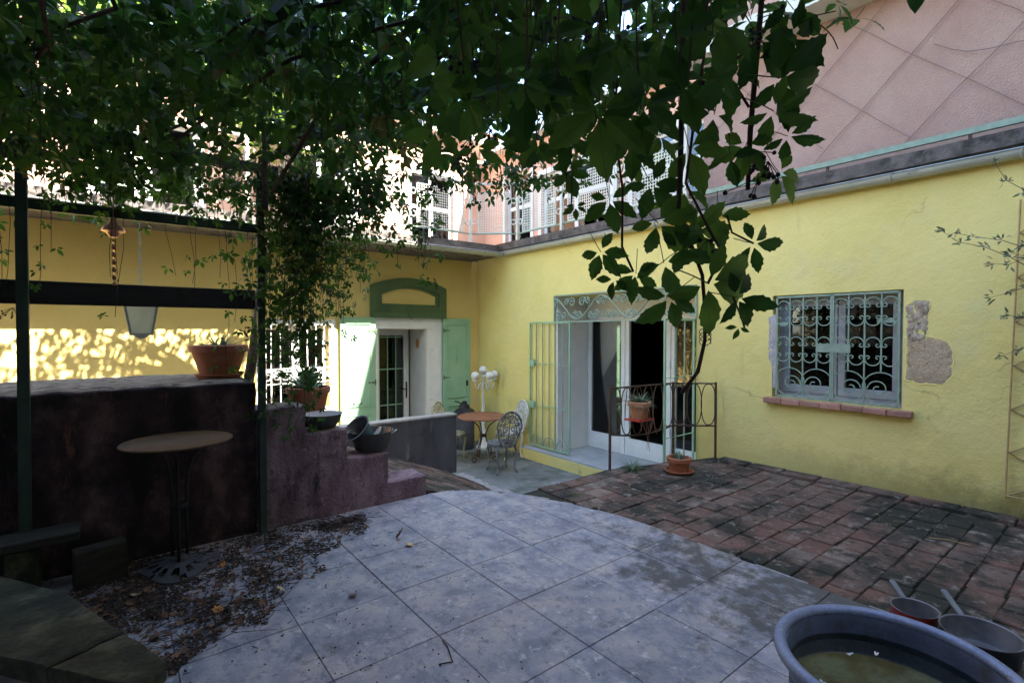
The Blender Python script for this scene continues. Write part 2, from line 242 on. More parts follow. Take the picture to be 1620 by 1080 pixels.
leaf_mat("vine_leaf", (0.010, 0.038, 0.006), (0.030, 0.088, 0.012), 0.45)
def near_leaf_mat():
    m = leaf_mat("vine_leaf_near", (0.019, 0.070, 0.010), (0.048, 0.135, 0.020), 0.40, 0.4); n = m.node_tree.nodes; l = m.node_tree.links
    b = next(x for x in n if x.type == 'BSDF_PRINCIPLED'); tr = next(x for x in n if x.type == 'BSDF_TRANSLUCENT'); rmp = next(x for x in n if x.type == 'VALTORGB'); hs = next(x for x in n if x.type == 'HUE_SAT')
    uv = n.new("ShaderNodeUVMap"); uv.uv_map = "leafuv"; sp = n.new("ShaderNodeSeparateXYZ"); l.new(uv.outputs[0], sp.inputs[0])
    def mth(op, a, b_=None, c_=None):
        x = n.new("ShaderNodeMath"); x.operation = op
        for i, v in enumerate((a, b_, c_)):
            if v is None: continue
            if isinstance(v, (int, float)): x.inputs[i].default_value = v
            else: l.new(v, x.inputs[i])
        return x.outputs[0]
    au = mth('ABSOLUTE', sp.outputs[0]); midr = mth('LESS_THAN', au, .012)
    ph_ = mth('SINE', mth('MULTIPLY', mth('SUBTRACT', sp.outputs[1], mth('MULTIPLY', au, 1.1)), 52.0)); lat = mth('MULTIPLY', mth('GREATER_THAN', ph_, .93), .7)
    vein = mth('MAXIMUM', midr, lat)
    oi = n.new("ShaderNodeObjectInfo"); h2 = n.new("ShaderNodeHueSaturation"); l.new(rmp.outputs[0], h2.inputs["Color"])
    l.new(mth('MULTIPLY_ADD', oi.outputs["Random"], .9, .6), h2.inputs["Value"]); l.new(mth('MULTIPLY_ADD', oi.outputs["Random"], -.035, .512), h2.inputs["Hue"])
    mx = n.new("ShaderNodeMix"); mx.data_type = 'RGBA'; l.new(mth('MULTIPLY', vein, .55), mx.inputs[0]); l.new(h2.outputs[0], mx.inputs[6]); mx.inputs[7].default_value = (0.10, 0.17, 0.05, 1)
    l.new(mx.outputs[2], b.inputs["Base Color"]); 
    m2 = n.new("ShaderNodeMix"); m2.data_type = 'RGBA'; m2.blend_type = 'MULTIPLY'; l.new(mth('MULTIPLY', vein, .6), m2.inputs[0]); l.new(h2.outputs[0], hs.inputs["Color"]); l.new(hs.outputs[0], m2.inputs[6]); m2.inputs[7].default_value = (.35, .4, .3, 1); l.new(m2.outputs[2], tr.inputs["Color"])
    bn = n.new("ShaderNodeBump"); bn.inputs["Strength"].default_value = .5; bn.inputs["Distance"].default_value = .003; l.new(mth('SUBTRACT', 1.0, vein), bn.inputs["Height"]); l.new(bn.outputs[0], b.inputs["Normal"])
near_leaf_mat()
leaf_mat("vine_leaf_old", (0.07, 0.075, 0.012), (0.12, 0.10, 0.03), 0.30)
leaf_mat("olive_leaf", (0.075, 0.10, 0.06), (0.13, 0.16, 0.11), 0.15)
leaf_mat("agave_leaf", (0.05, 0.115, 0.05), (0.09, 0.17, 0.085), 0.12)
leaf_mat("herb_leaf", (0.10, 0.15, 0.09), (0.15, 0.21, 0.13), 0.15)
leaf_mat("tree_leaf", (0.075, 0.15, 0.015), (0.14, 0.22, 0.025), 0.45)
glass_mat("glass_pane"); leaf_mat("lantern_glass", (0.58, 0.60, 0.57), (0.70, 0.72, 0.69), 0.45, 0.15)
def water_mat():
    m = bpy.data.materials.new("water"); m.use_nodes = True; MATS["water"] = m
    n = m.node_tree.nodes; l = m.node_tree.links; n.clear()
    out = n.new("ShaderNodeOutputMaterial"); gl = n.new("ShaderNodeBsdfGlossy"); gl.inputs["Roughness"].default_value = 0.03
    tp = n.new("ShaderNodeBsdfTransparent"); tp.inputs[0].default_value = (0.75, 0.74, 0.62, 1)
    fr = n.new("ShaderNodeFresnel"); fr.inputs[0].default_value = 1.33
    mx = n.new("ShaderNodeMixShader"); l.new(fr.outputs[0], mx.inputs[0]); l.new(tp.outputs[0], mx.inputs[1]); l.new(gl.outputs[0], mx.inputs[2])
    l.new(mx.outputs[0], out.inputs[0])
water_mat()

# ------------------------------------------------------------------ mesh helpers
def worldloc(o):
    v = Vector((0, 0, 0))
    while o is not None: v += Vector(o.location); o = o.parent
    return v
def thing(name, label, cat, loc=(0, 0, 0), group=None):
    o = bpy.data.objects.new(name, None); COL.objects.link(o); o.location = loc; o.empty_display_size = 0.1
    o["label"] = label; o["category"] = cat
    if group: o["group"] = group
    return o
def tag(o, label, cat, group=None):
    o["label"] = label; o["category"] = cat
    if group: o["group"] = group
    return o
def struct(o): o["kind"] = "structure"; return o
class MB:
    def __init__(s): s.v = []; s.f = []
    def add(s, vs, fs):
        k = len(s.v); s.v.extend([tuple(v) for v in vs]); s.f.extend([tuple(i + k for i in f) for f in fs]); return s
    def box(s, a, b):
        x0, y0, z0 = [min(p, q) for p, q in zip(a, b)]; x1, y1, z1 = [max(p, q) for p, q in zip(a, b)]
        return s.add([(x0, y0, z0), (x1, y0, z0), (x1, y1, z0), (x0, y1, z0), (x0, y0, z1), (x1, y0, z1), (x1, y1, z1), (x0, y1, z1)],
              [(0, 3, 2, 1), (4, 5, 6, 7), (0, 1, 5, 4), (1, 2, 6, 5), (2, 3, 7, 6), (3, 0, 4, 7)])
    def obox(s, c, ax, ay, az):
        c, ax, ay, az = map(Vector, (c, ax, ay, az)); vs = []
        for k in (-1, 1):
            for (i, j) in ((-1, -1), (1, -1), (1, 1), (-1, 1)): vs.append(c + ax * i + ay * j + az * k)
        return s.add(vs, [(0, 3, 2, 1), (4, 5, 6, 7), (0, 1, 5, 4), (1, 2, 6, 5), (2, 3, 7, 6), (3, 0, 4, 7)])
    def bar(s, p, q, wd, dp, up=(0, 0, 1)):
        p, q = Vector(p), Vector(q); d = q - p; L = d.length; d.normalize(); u = Vector(up)
        if abs(d.dot(u)) > 0.98: u = Vector((1, 0, 0)) if abs(d.x) < .9 else Vector((0, 1, 0))
        a = d.cross(u).normalized(); b = a.cross(d)
        return s.obox((p + q) / 2, d * L / 2, a * wd / 2, b * dp / 2)
    def tube(s, pts, r, n=6, close=False, cap=True):
        pts = [Vector(p) for p in pts]; m = len(pts)
        if m < 2: return s
        rs = r if hasattr(r, '__len__') else [r] * m
        k = len(s.v); prev = None
        for i, p in enumerate(pts):
            if close: d = pts[(i + 1) % m] - pts[i - 1]
            else: d = pts[min(i + 1, m - 1)] - pts[max(i - 1, 0)]
            if d.length < 1e-9: d = Vector((0, 0, 1))
            d.normalize()
            if prev is None:
                a = d.cross(Vector((0, 0, 1)));
                if a.length < 0.05: a = d.cross(Vector((0, 1, 0)))
                a.normalize()
            else:
                a = prev - d * prev.dot(d)
                if a.length < 1e-6: a = d.orthogonal()
                a.normalize()
            prev = a; b = d.cross(a)
            for j in range(n):
                t = 2 * math.pi * j / n; s.v.append(tuple(p + (a * math.cos(t) + b * math.sin(t)) * rs[i]))
        mm = m if close else m - 1
        for i in range(mm):
            i2 = (i + 1) % m
            for j in range(n):
                j2 = (j + 1) % n; s.f.append((k + i * n + j, k + i * n + j2, k + i2 * n + j2, k + i2 * n + j))
        if cap and not close:
            s.f.append(tuple(k + j for j in reversed(range(n)))); s.f.append(tuple(k + (m - 1) * n + j for j in range(n)))
        return s
    def lathe(s, prof, c=(0, 0, 0), n=24, sx=1.0, sy=1.0, M=None):
        k = len(s.v); c = Vector(c)
        for (r, z) in prof:
            for j in range(n):
                t = 2 * math.pi * j / n; p = Vector((r * math.cos(t) * sx, r * math.sin(t) * sy, z))
                if M is not None: p = M @ p
                s.v.append(tuple(c + p))
        for i in range(len(prof) - 1):
            for j in range(n):
                j2 = (j + 1) % n; s.f.append((k + i * n + j, k + i * n + j2, k + (i + 1) * n + j2, k + (i + 1) * n + j))
        return s
    def prism(s, poly, z0, z1, ch=0.0):
        """poly: 2D ccw pts; top at z1 with chamfer ch"""
        n = len(poly); cx = sum(p[0] for p in poly) / n; cy = sum(p[1] for p in poly) / n; vs = []
        vs += [(x, y, z0) for x, y in poly]; vs += [(x, y, z1 - ch) for x, y in poly]; L = 2
        if ch > 0:
            for x, y in poly:
                d = math.hypot(x - cx, y - cy) or 1; f = max(0, 1 - 1.3 * ch / d); vs.append((cx + (x - cx) * f, cy + (y - cy) * f, z1))
            L = 3
        fs = []
        for a in range(L - 1):
            for i in range(n):
                j = (i + 1) % n; fs.append((a * n + i, a * n + j, (a + 1) * n + j, (a + 1) * n + i))
        fs.append(tuple((L - 1) * n + i for i in range(n))); fs.append(tuple(reversed(range(n)))); return s.add(vs, fs)
    def build(s, name, mat, parent=None, smooth=False, origin=None, kind=None):
        V = np.array(s.v, dtype=float)
        if origin is None: lo = V.min(0); hi = V.max(0); origin = Vector(((lo[0] + hi[0]) / 2, (lo[1] + hi[1]) / 2, lo[2]))
        V = V - np.array(origin)
        me = bpy.data.meshes.new(name); me.from_pydata(V.tolist(), [], s.f); me.update()
        me.materials.append(MATS[mat])
        if smooth:
            me.polygons.foreach_set("use_smooth", [True] * len(me.polygons))
        o = bpy.data.objects.new(name, me); COL.objects.link(o)
        if parent is not None: o.parent = parent; o.location = Vector(origin) - worldloc(parent)
        else: o.location = origin
        if kind: o["kind"] = kind
        return o
def bevel(o, wd=0.006, seg=2):
    m = o.modifiers.new("bevel", 'BEVEL'); m.width = wd; m.segments = seg; m.limit_method = 'ANGLE'; m.angle_limit = R(35); return o
def smooth_angle(o, ang=40):
    me = o.data
    me.polygons.foreach_set("use_smooth", [True] * len(me.polygons))
    try: me.set_sharp_from_angle(angle=R(ang))
    except Exception: pass
    return o
def roughen(o, amt=0.008, cuts=6, scale=6.0, edge=0.12):
    bm = bmesh.new(); bm.from_mesh(o.data); off = worldloc(o)
    for it in range(7):
        es = [e for e in bm.edges if e.calc_length() > edge]
        if not es: break
        bmesh.ops.subdivide_edges(bm, edges=es, cuts=1, use_grid_fill=True)
        if len(bm.faces) > 9000: break
    for v in bm.verts:
        p = (v.co + off) * scale; v.co += noise.noise_vector(p) * amt + noise.noise_vector(p * 3.1) * amt * .4
    bm.to_mesh(o.data); bm.free(); return smooth_angle(o, 50)
def bevel_bm(o, wd):
    bm = bmesh.new(); bm.from_mesh(o.data); bmesh.ops.bevel(bm, geom=list(bm.edges), offset=wd, segments=2, affect='EDGES', profile=.5); bm.to_mesh(o.data); bm.free(); return o
def copy_tree(o, parent=None):
    c = o.copy(); COL.objects.link(c); c.parent = parent
    for ch in list(o.children): copy_tree(ch, c)
    return c
def wall_grid(mb, T, u0, u1, v0, v1, holes, thick):
    """T(u,v,d)->3D; face at d=0, back at d=thick; holes (ua,ub,va,vb)"""
    us = sorted({u0, u1, *[h for x in holes for h in x[:2]]}); vv = sorted({v0, v1, *[h for x in holes for h in x[2:]]})
    us = [u for u in us if u0 <= u <= u1]; vv = [v for v in vv if v0 <= v <= v1]
    def solid(i, j):
        if i < 0 or j < 0 or i >= len(us) - 1 or j >= len(vv) - 1: return False
        cu = (us[i] + us[i + 1]) / 2; cv = (vv[j] + vv[j + 1]) / 2
        return not any(a < cu < b and c < cv < d for a, b, c, d in holes)
    for i in range(len(us) - 1):
        for j in range(len(vv) - 1):
            if not solid(i, j): continue
            a, b, c, d = us[i], us[i + 1], vv[j], vv[j + 1]
            mb.add([T(a, c, 0), T(b, c, 0), T(b, d, 0), T(a, d, 0)], [(0, 1, 2, 3)])
            mb.add([T(a, c, thick), T(b, c, thick), T(b, d, thick), T(a, d, thick)], [(3, 2, 1, 0)])
            for (di, dj, p, q) in ((-1, 0, (a, c), (a, d)), (1, 0, (b, c), (b, d)), (0, -1, (a, c), (b, c)), (0, 1, (a, d), (b, d))):
                if not solid(i + di, j + dj):
                    mb.add([T(*p, 0), T(*q, 0), T(*q, thick), T(*p, thick)], [(0, 1, 2, 3)])
    return mb
def spiral(c, r0, r1, turns, a0, n=None, ccw=1):
    n = n or max(8, int(abs(turns) * 14)); out = []
    for i in range(n + 1):
        t = i / n; a = a0 + ccw * 2 * math.pi * turns * t; r = r0 + (r1 - r0) * t
        out.append((c[0] + r * math.cos(a), c[1] + r * math.sin(a)))
    return out
def arc2(c, r, a0, a1, n=14, sy=1.0): return [(c[0] + r * math.cos(a0 + (a1 - a0) * i / n), c[1] + sy * r * math.sin(a0 + (a1 - a0) * i / n)) for i in range(n + 1)]
def plane(o, e1, e2):
    o, e1, e2 = Vector(o), Vector(e1), Vector(e2)
    return lambda p: o + e1 * p[0] + e2 * p[1]
def tubes2(mb, T, pts, r, n=5, close=False): return mb.tube([T(p) for p in pts], r, n, close)

# ================================================================== SETTING
W = 5.5; B = 8.0; ZP = -0.66
g = MB().box((-300, -300, -1.4), (300, 300, -1.0)).build("ground", "ground_earth"); struct(g)
pt = MB().box((-6, 3.0, -0.98), (5.48, 7.98, ZP)).build("patio", "patio_concrete"); struct(pt)
# terrace bed under the bricks
def edgeY(x): return 3.52 if x < 4.1 else 3.56 + (x - 4.1) * (3.12 - 3.56) / 1.4
bed = MB().prism([(-4.2, -3), (5.47, -3), (5.47, 3.13), (4.1, 3.55), (3.0, 3.5), (-4.2, 3.5)], -0.99, -0.022).build("brick_paving", "moss_bed"); struct(bed)
ARC = [(3.06 + .05 * math.sin(min(1, max(0, (y_ + 2.9) / 5)) * 1.57), y_) for y_ in (-2.9, -1.5, 0, .8, 1.5)] + [(2.16 + .95 * math.cos(a_), 2.1 + 1.86 * math.sin(a_)) for a_ in [i * (math.pi / 2 - .13) / 16 for i in range(17)]]
TP = [(-4.1, -2.9)] + ARC + [(2.2, 3.965), (-4.1, 3.965)]
tb = MB().prism(TP, -0.97, -0.0075).build("terrace_floor", "joint_grey"); struct(tb)
def clip(poly, conv):
    out = poly
    n = len(conv)
    for i in range(n):
        (ax, ay), (bx, by) = conv[i], conv[(i + 1) % n]; inp = out; out = []
        def side(p): return (bx - ax) * (p[1] - ay) - (by - ay) * (p[0] - ax)
        for k in range(len(inp)):
            p, q = inp[k], inp[(k + 1) % len(inp)]; sp, sq = side(p), side(q)
            if sp >= 0: out.append(p)
            if (sp >= 0) != (sq >= 0):
                t = sp / (sp - sq); out.append((p[0] + (q[0] - p[0]) * t, p[1] + (q[1] - p[1]) * t))
        if not out: return []
    return out
GX, GY, TS = 1.70, 2.08, 0.5; gap = 0.0022
full_tile = None
for i in range(-12, 4):
    for j in range(-6, 5):
        x0 = GX + i * TS; y0 = GY + j * TS
        if y0 < -0.55 or x0 < -2.4: continue
        sq = [(x0 + gap, y0 + gap), (x0 + TS - gap, y0 + gap), (x0 + TS - gap, y0 + TS - gap), (x0 + gap, y0 + TS - gap)]
        pl = clip(sq, TP)
        if len(pl) < 3: continue
        ar = 0.5 * abs(sum(pl[k][0] * pl[(k + 1) % len(pl)][1] - pl[(k + 1) % len(pl)][0] * pl[k][1] for k in range(len(pl))))
        if ar < 0.004: continue
        whole = len(pl) == 4 and ar > 0.24
        grim = False
        if whole and full_tile is not None and not grim:
            o = full_tile.copy(); COL.objects.link(o); o.location = Vector((x0 + TS / 2, y0 + TS / 2, -0.03)) - worldloc(tb)
        else:
            o = MB().prism(pl, -0.03, 0.0, 0.002).build("tile", "stone_tile", tb)
            if whole and not grim: full_tile = o
        o.location.z += random.uniform(-0.0012, 0.0012); o.rotation_euler = (random.gauss(0, .0018), random.gauss(0, .0018), 0)
# pale mortar bead along the curved edge
mb = MB()
ed = ARC
for a, b in zip(ed[:-1], ed[1:]):
    n = max(2, int(math.dist(a, b) / 0.09))
    for k in range(n):
        if random.random() < 0.2: continue
        p = [a[t] + (b[t] - a[t]) * k / n for t in (0, 1)]; q = [a[t] + (b[t] - a[t]) * (k + 1) / n for t in (0, 1)]
        mb.bar((p[0] + .004, p[1], -0.004), (q[0] + .004, q[1], -0.004), random.uniform(.006, .016), 0.013)
mb.build("mortar_joint", "mortar", tb)
# bricks
BV = []
for k in range(7):
    L, D = 0.234, 0.160; jt = lambda: random.uniform(-.005, .005)
    m = MB().prism([(-L / 2 + jt(), -D / 2 + jt()), (L / 2 + jt(), -D / 2 + jt()), (L / 2 + jt(), D / 2 + jt()), (-L / 2 + jt(), D / 2 + jt())], -0.035, 0.0, 0.006)
    me = bpy.data.meshes.new("brick"); me.from_pydata(m.v, [], m.f); me.materials.append(MATS["brick_clay"]); BV.append(me)
def brick(parent, loc, rot=(0, 0, 0), sc=(1, 1, 1)):
    o = bpy.data.objects.new("brick", random.choice(BV)); COL.objects.link(o); o.parent = parent
    o.location = Vector(loc) - worldloc(parent); o.rotation_euler = rot; o.scale = sc; return o
def tile_edge_x(y):
    for (ax, ay), (bx, by) in zip(ed[:-1], ed[1:]):
        if ay <= y <= by: return ax + (bx - ax) * (y - ay) / (by - ay)
    return 3.09
row = 0; y = -0.62
while y < 3.5:
    x = 3.12 - random.uniform(0.02, 0.2)
    while x < 5.29:
        L = random.choice([0.242, 0.242, 0.225, 0.27, 0.18])
        xc = x + L / 2
        if x + L > 5.30: L = max(0.06, 5.29 - x); xc = x + L / 2
        if y < edgeY(xc) - 0.06 and xc > tile_edge_x(y) - 0.02 and L > 0.07:
            brick(bed, (xc, y + random.uniform(-.004, .004), -0.006 + random.uniform(-.006, .004)), (random.gauss(0, .012), random.gauss(0, .010), random.gauss(0, .012)), (L / 0.242, 1.0, 1))
        x += L + 0.003
    y += 0.168; row += 1
y = -0.6
while y < 3.0:
    brick(bed, (5.385, y, 0.012), (0, random.gauss(0, .01), math.pi / 2 + random.gauss(0, .01)), (1.42, 1.1, 1)); y += 0.345
# brick ramp
SL = 0.39; ang = math.atan(SL)
def rampz(x): return -SL * (x - 2.25)
mb = MB()
for (xs, y0r, y1r) in ((1.6, 4.262, 6.4), (2.22, 3.4, 4.262)):
    prof = [(xs, -0.98), (3.98, -0.98), (3.98, -0.68), (3.92, rampz(3.92) - 0.025), (xs, rampz(xs) - 0.025)]
    n = len(prof); mb.add([(x, y0r, z) for x, z in prof] + [(x, y1r, z) for x, z in prof], [tuple(range(n)), tuple(reversed(range(n, 2 * n)))] + [(i, i + n, (i + 1) % n + n, (i + 1) % n) for i in range(n)])
rampo = mb.build("brick_ramp", "moss_bed"); struct(rampo)
s = 0.0; jrow = 0
y = 3.62
while y < 6.35:
    sl = random.uniform(0, 0.2); 
    while True:
        x = 1.62 + (sl + 0.136) * math.cos(ang)
        if x > 3.86: break
        inside_t = (y < 3.97 and x < 2.28) or (y < 4.30 and x < 2.2)
        if not inside_t and not (y < 3.96 and x < 2.28 + (3.96 - y) * 0.9 and rampz(x) > -0.28):
            brick(rampo, (x, y, rampz(x) + random.uniform(-.003, .004)), (random.gauss(0, .012), ang + random.gauss(0, .01), random.gauss(0, .015)))
        sl += 0.245
    y += 0.168
# pale cement edge where ramp meets patio
mb = MB()
for k in range(26):
    yy = 3.7 + k * 0.1
    if yy < 6.3: mb.box((3.90 + random.uniform(-.02, .02), yy, ZP - .02), (4.02 + random.uniform(-.03, .05), yy + .0995, ZP + random.uniform(.006, .012)))
mb.build("cement_edge", "mortar", rampo)
# raised earth behind the stepped wall
rb = MB().box((-6, 4.98, -0.98), (1.62, 6.4, 0.2)).build("raised_ground", "earth_top"); struct(rb)

# ================================================================== STEPPED PINK GARDEN WALL
sw = thing("stepped_wall", "dark pink stained plaster garden wall stepping down to the tiled terrace", "garden wall", (0, 4.2, 0))
steps = [(-4.5, 0.80, 1.08, 1.02), (0.80, 1.145, 0.88, 0.62), (1.145, 1.47, 0.66, 0.60), (1.47, 1.82, 0.42, 0.40), (1.82, 2.18, 0.165, 0.26)]
def weld(o, wd):
    bm = bmesh.new(); bm.from_mesh(o.data); bmesh.ops.remove_doubles(bm, verts=bm.verts, dist=.0005); bmesh.ops.recalc_face_normals(bm, faces=bm.faces)
    bmesh.ops.bevel(bm, geom=[e for e in bm.edges if len(e.link_faces) == 2 and e.calc_face_angle(0) > .5], offset=wd, segments=2, affect='EDGES', profile=.5); bm.to_mesh(o.data); bm.free(); return o
o = MB().box((-4.5, 3.985, -.05), (0.80, 5.0, 1.08)).build("wall_block", "purple_plaster_shaded", sw); weld(o, .016); roughen(o, .012, 6, 6.0, .07)
TS_ = lambda u, v, d: (u, 3.985 + d, v)
hl = [(steps[k][0], steps[k][1], steps[k][2], 2.0) for k in range(1, 5)]
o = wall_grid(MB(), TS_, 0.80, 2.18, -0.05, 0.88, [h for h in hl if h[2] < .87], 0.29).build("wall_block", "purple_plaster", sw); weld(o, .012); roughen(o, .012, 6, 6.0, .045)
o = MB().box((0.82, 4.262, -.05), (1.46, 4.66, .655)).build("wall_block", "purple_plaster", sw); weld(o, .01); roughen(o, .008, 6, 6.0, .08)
steps = [steps[0]] + [(a_, b_, c_, .28) for a_, b_, c_, d_ in steps[1:]]
# earthy coping on the tall part and the steps (thin uneven crust, set in from the face)
for (xa, xb, zt, dp) in steps[:3]:
    mb = MB(); nx = max(3, int((xb - xa) / 0.07)); ny = max(3, int(dp / 0.07))
    for i in range(nx + 1):
        for j in range(ny + 1):
            x = xa + 0.012 + (xb - xa - 0.024) * i / nx; yy = 4.0 + (dp - 0.03) * j / ny
            e = min(i, nx - i, j, ny - j) == 0
            mb.v.append((x, yy, zt + (-0.01 if e else 0.012 + 0.010 * noise.noise(Vector((x * 9, yy * 9, zt))))))
    for i in range(nx):
        for j in range(ny):
            a = i * (ny + 1) + j; mb.f.append((a, a + ny + 1, a + ny + 2, a + 1))
    mb.build("earth_crust", "earth_top", sw, smooth=True)

# ================================================================== GREY PARAPET WALL
pw = thing("parapet_wall", "low dark grey rendered wall ending beside the rusty round table", "wall", (3.0, 6.5, ZP))
o = MB().box((1.3, 6.4, ZP), (4.0, 6.58, 0.195)).build("wall_block", "grey_plaster", pw); roughen(o, 0.006, 6, 4.0, 0.1)
o = MB().box((1.3, 6.392, 0.19), (4.006, 6.588, 0.215)).build("coping", "mortar", pw); roughen(o, 0.004, 4, 8, 0.12)

# ================================================================== YELLOW HOUSE
yh = thing("yellow_house", "yellow plastered L-shaped house with barred openings around the sunken patio", "house", (5.5, 8.0, ZP))
TR = lambda u, v, d: (W + d, u, v)        # u = world Y
WY0, WY1, WZ0, WZ1 = 1.37, 2.50, 0.745, 1.815
DY0, DY1, DZ0, DZ1 = 3.39, 5.88, -0.48, 1.98
mb = wall_grid(MB(), TR, -3.0, B + 0.0, ZP - .3, 2.86, [(WY0, WY1, WZ0, WZ1), (DY0, DY1, DZ0, DZ1)], 0.8)
right_wall = mb.build("wall", "yellow_plaster", yh)
TBk = lambda u, v, d: (u, B + d, v)
BX0, BX1, BZ1 = 3.47, 4.38, 1.48
VX0, VX1, VZ0, VZ1 = 1.72, 2.66, 0.24, 1.52
mb = wall_grid(MB(), TBk, -6.0, W + 0.0, ZP - .3, 2.743, [(BX0, BX1, ZP - .3, BZ1), (VX0, VX1, VZ0, VZ1)], 0.7)
back_wall = mb.build("wall", "yellow_plaster_back", yh)
# roof terrace slabs
o = MB().box((-6, 7.16, 2.745), (5.36, 9.9, 2.94)).build("balcony_slab", "ledge_concrete", yh)
o = MB().box((5.42, -3.0, 2.865), (7.15, 9.9, 2.985)).build("roof_ledge", "ledge_concrete", yh); roughen(o, 0.006, 4, 7, 0.25)
# rooms behind openings
def room(x0, x1, y0, y1, z0, z1, open_side):
    m = MB(); v = [(x0, y0, z0), (x1, y0, z0), (x1, y1, z0), (x0, y1, z0), (x0, y0, z1), (x1, y0, z1), (x1, y1, z1), (x0, y1, z1)]
    F = {'b': (0, 1, 2, 3), 't': (4, 7, 6, 5), '-y': (0, 4, 5, 1), '+x': (1, 5, 6, 2), '+y': (2, 6, 7, 3), '-x': (3, 7, 4, 0)}
    return m.add(v, [f for k, f in F.items() if k != open_side])
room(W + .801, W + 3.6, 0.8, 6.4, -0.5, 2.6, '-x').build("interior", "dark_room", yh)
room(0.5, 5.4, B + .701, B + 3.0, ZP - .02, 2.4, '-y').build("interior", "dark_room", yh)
MB().box((5.33, 3.2, ZP - .2), (6.32, 6.52, -0.478)).build("threshold", "slab_concrete", yh)
MB().box((5.322, 4.55, ZP - .2), (5.34, 6.525, -0.50)).build("plinth", "yellow_plaster", yh)

# gutters: half round, with bracket rings
def gutter(p, q, out, r=0.062):
    p, q, out = Vector(p), Vector(q), Vector(out); d = (q - p).normalized(); mb = MB(); ring = []
    for k in range(11):
        a = math.pi + math.pi * k / 10; ring.append((math.cos(a), math.sin(a)))
    outer = [out * (c * r) + Vector((0, 0, s_ * r)) for c, s_ in ring]; inner = [out * (c * (r - .006)) + Vector((0, 0, s_ * (r - .006))) for c, s_ in reversed(ring)]
    pr = outer + inner; n = len(pr)
    mb.add([p + v for v in pr] + [q + v for v in pr], [(i, (i + 1) % n, (i + 1) % n + n, i + n) for i in range(n)])
    g_ = mb.build("gutter", "gutter_zinc", yh); smooth_angle(g_, 50)
    b = MB().tube([p + out * r + Vector((0, 0, .004)), q + out * r + Vector((0, 0, .004))], 0.009, 6).build("gutter_bead", "zinc", g_)
    L = (q - p).length; k = 0.35
    while k < L:
        c = p + d * k; mb = MB()
        mb.tube([c + out * (math.cos(math.pi + math.pi * i / 10) * (r + .004)) + Vector((0, 0, math.sin(math.pi + math.pi * i / 10) * (r + .004))) for i in range(11)], 0.008, 5)
        mb.build("gutter_bracket", "gutter_zinc", g_); k += 0.82
gutter((5.425, -3.0, 2.815), (5.425, 7.15, 2.815), (-1, 0, 0))
gutter((-6, 7.095, 2.79), (5.37, 7.095, 2.79), (0, -1, 0))

# ---- barred window in the right-hand wall
win = MB()
fx = W + 0.16
win.box((fx, WY0, WZ0), (fx + .06, WY1, WZ0 + .055)); win.box((fx, WY0, WZ1 - .055), (fx + .06, WY1, WZ1))
for a, b in ((WY0, WY0 + .05), (WY1 - .05, WY1)): win.box((fx, a, WZ0 + .055), (fx + .06, b, WZ1 - .055))
window = win.build("window", "window_grey", yh)
ym = (WY0 + WY1) / 2
for a, b in ((WY0 + .052, ym - .004), (ym + .004, WY1 - .052)):
    m = MB(); za, zb = WZ0 + .057, WZ1 - .057; s_ = 0.062; x0, x1 = fx - .012, fx + .045
    m.box((x0, a, za), (x1, b, za + s_ + .02)); m.box((x0, a, zb - s_), (x1, b, zb)); m.box((x0, a, za + s_ + .02), (x1, a + s_, zb - s_)); m.box((x0, b - s_, za + s_ + .02), (x1, b, zb - s_))
    bevel(m.build("casement", "window_grey", window), .005)
    MB().box((fx + .012, a + s_ - .004, za + s_), (fx + .018, b - s_ + .004, zb - s_ + .004)).build("pane", "glass_pane", window)
MB().box((W + .10, WY0 + .002, WZ0 + .001), (W + .16, WY1 - .002, WZ0 + .025)).build("ledge", "raw_render", window)
# grille
GX_ = W + 0.005; T = plane((GX_, 0, 0), (0, 1, 0), (0, 0, 1))
gr = MB()
def leafgrille(y0, y1):
    z0, z1 = WZ0 + .02, WZ1 - .02; m = MB(); fw = .018
    for a, b in (((y0, z0), (y1, z0)), ((y0, z1), (y1, z1)), ((y0, z0), (y0, z1)), ((y1, z0), (y1, z1))): m.bar(T(a), T(b), fw, fw, (1, 0, 0))
    fr = m.build("window_grille", "iron_green", yh)
    n = 4; wd = (y1 - y0) / n
    for k in (1, 2, 3):
        zz = z0 if k == 2 else z0 + 0.30
        MB().bar(T((y0 + wd * k, zz)), T((y0 + wd * k, z1)), .012, .012, (1, 0, 0)).build("bar", "iron_green", fr)
    for k in (1, 3):   # big bottom scrolls
        c = (y0 + wd * k, z0 + .155); sg = 1 if k == 1 else -1
        m = MB(); tubes2(m, T, spiral(c, .145, .145, 1, -math.pi / 2, 26), .006); tubes2(m, T, spiral((c[0] + sg * .02, c[1] - .01), .085, .02, 1.3, math.pi / 2 * (1 - sg * 1.0), 26, sg), .006)
        m.build("scroll", "iron_green", fr)
    for k in range(4):
        c = y0 + wd * (k + .5); h_ = wd * .46
        for zc, up in ((z1 - .10, 1), (z1 - .24, -1), (z0 + .56, 1), (z0 + .42, -1)):
            m = MB(); pts = arc2((c, zc), h_, 0, math.pi, 12, up * 1.0)
            e0 = spiral((c - h_ + .022, zc - up * .012), .022, .008, .8, math.pi, 9, up); e1 = spiral((c + h_ - .022, zc - up * .012), .022, .008, .8, 0, 9, -up)
            tubes2(m, T, list(reversed(e1)) + pts + e0, .0055, 5)
            m.build("scroll", "iron_green", fr)
    return fr
ga = leafgrille(WY0 + .03, ym - .008); gb = leafgrille(ym + .008, WY1 - .045)
MB().box((GX_ - .013, ym - .16, 1.235), (GX_ - .010, ym + .14, 1.32)).build("lock_plate", "iron_green", ga)
MB().box((GX_ + .009, WY0 + .05, 1.52), (GX_ + .013, WY0 + .20, 1.565)).build("hinge_strap", "iron_green", ga)
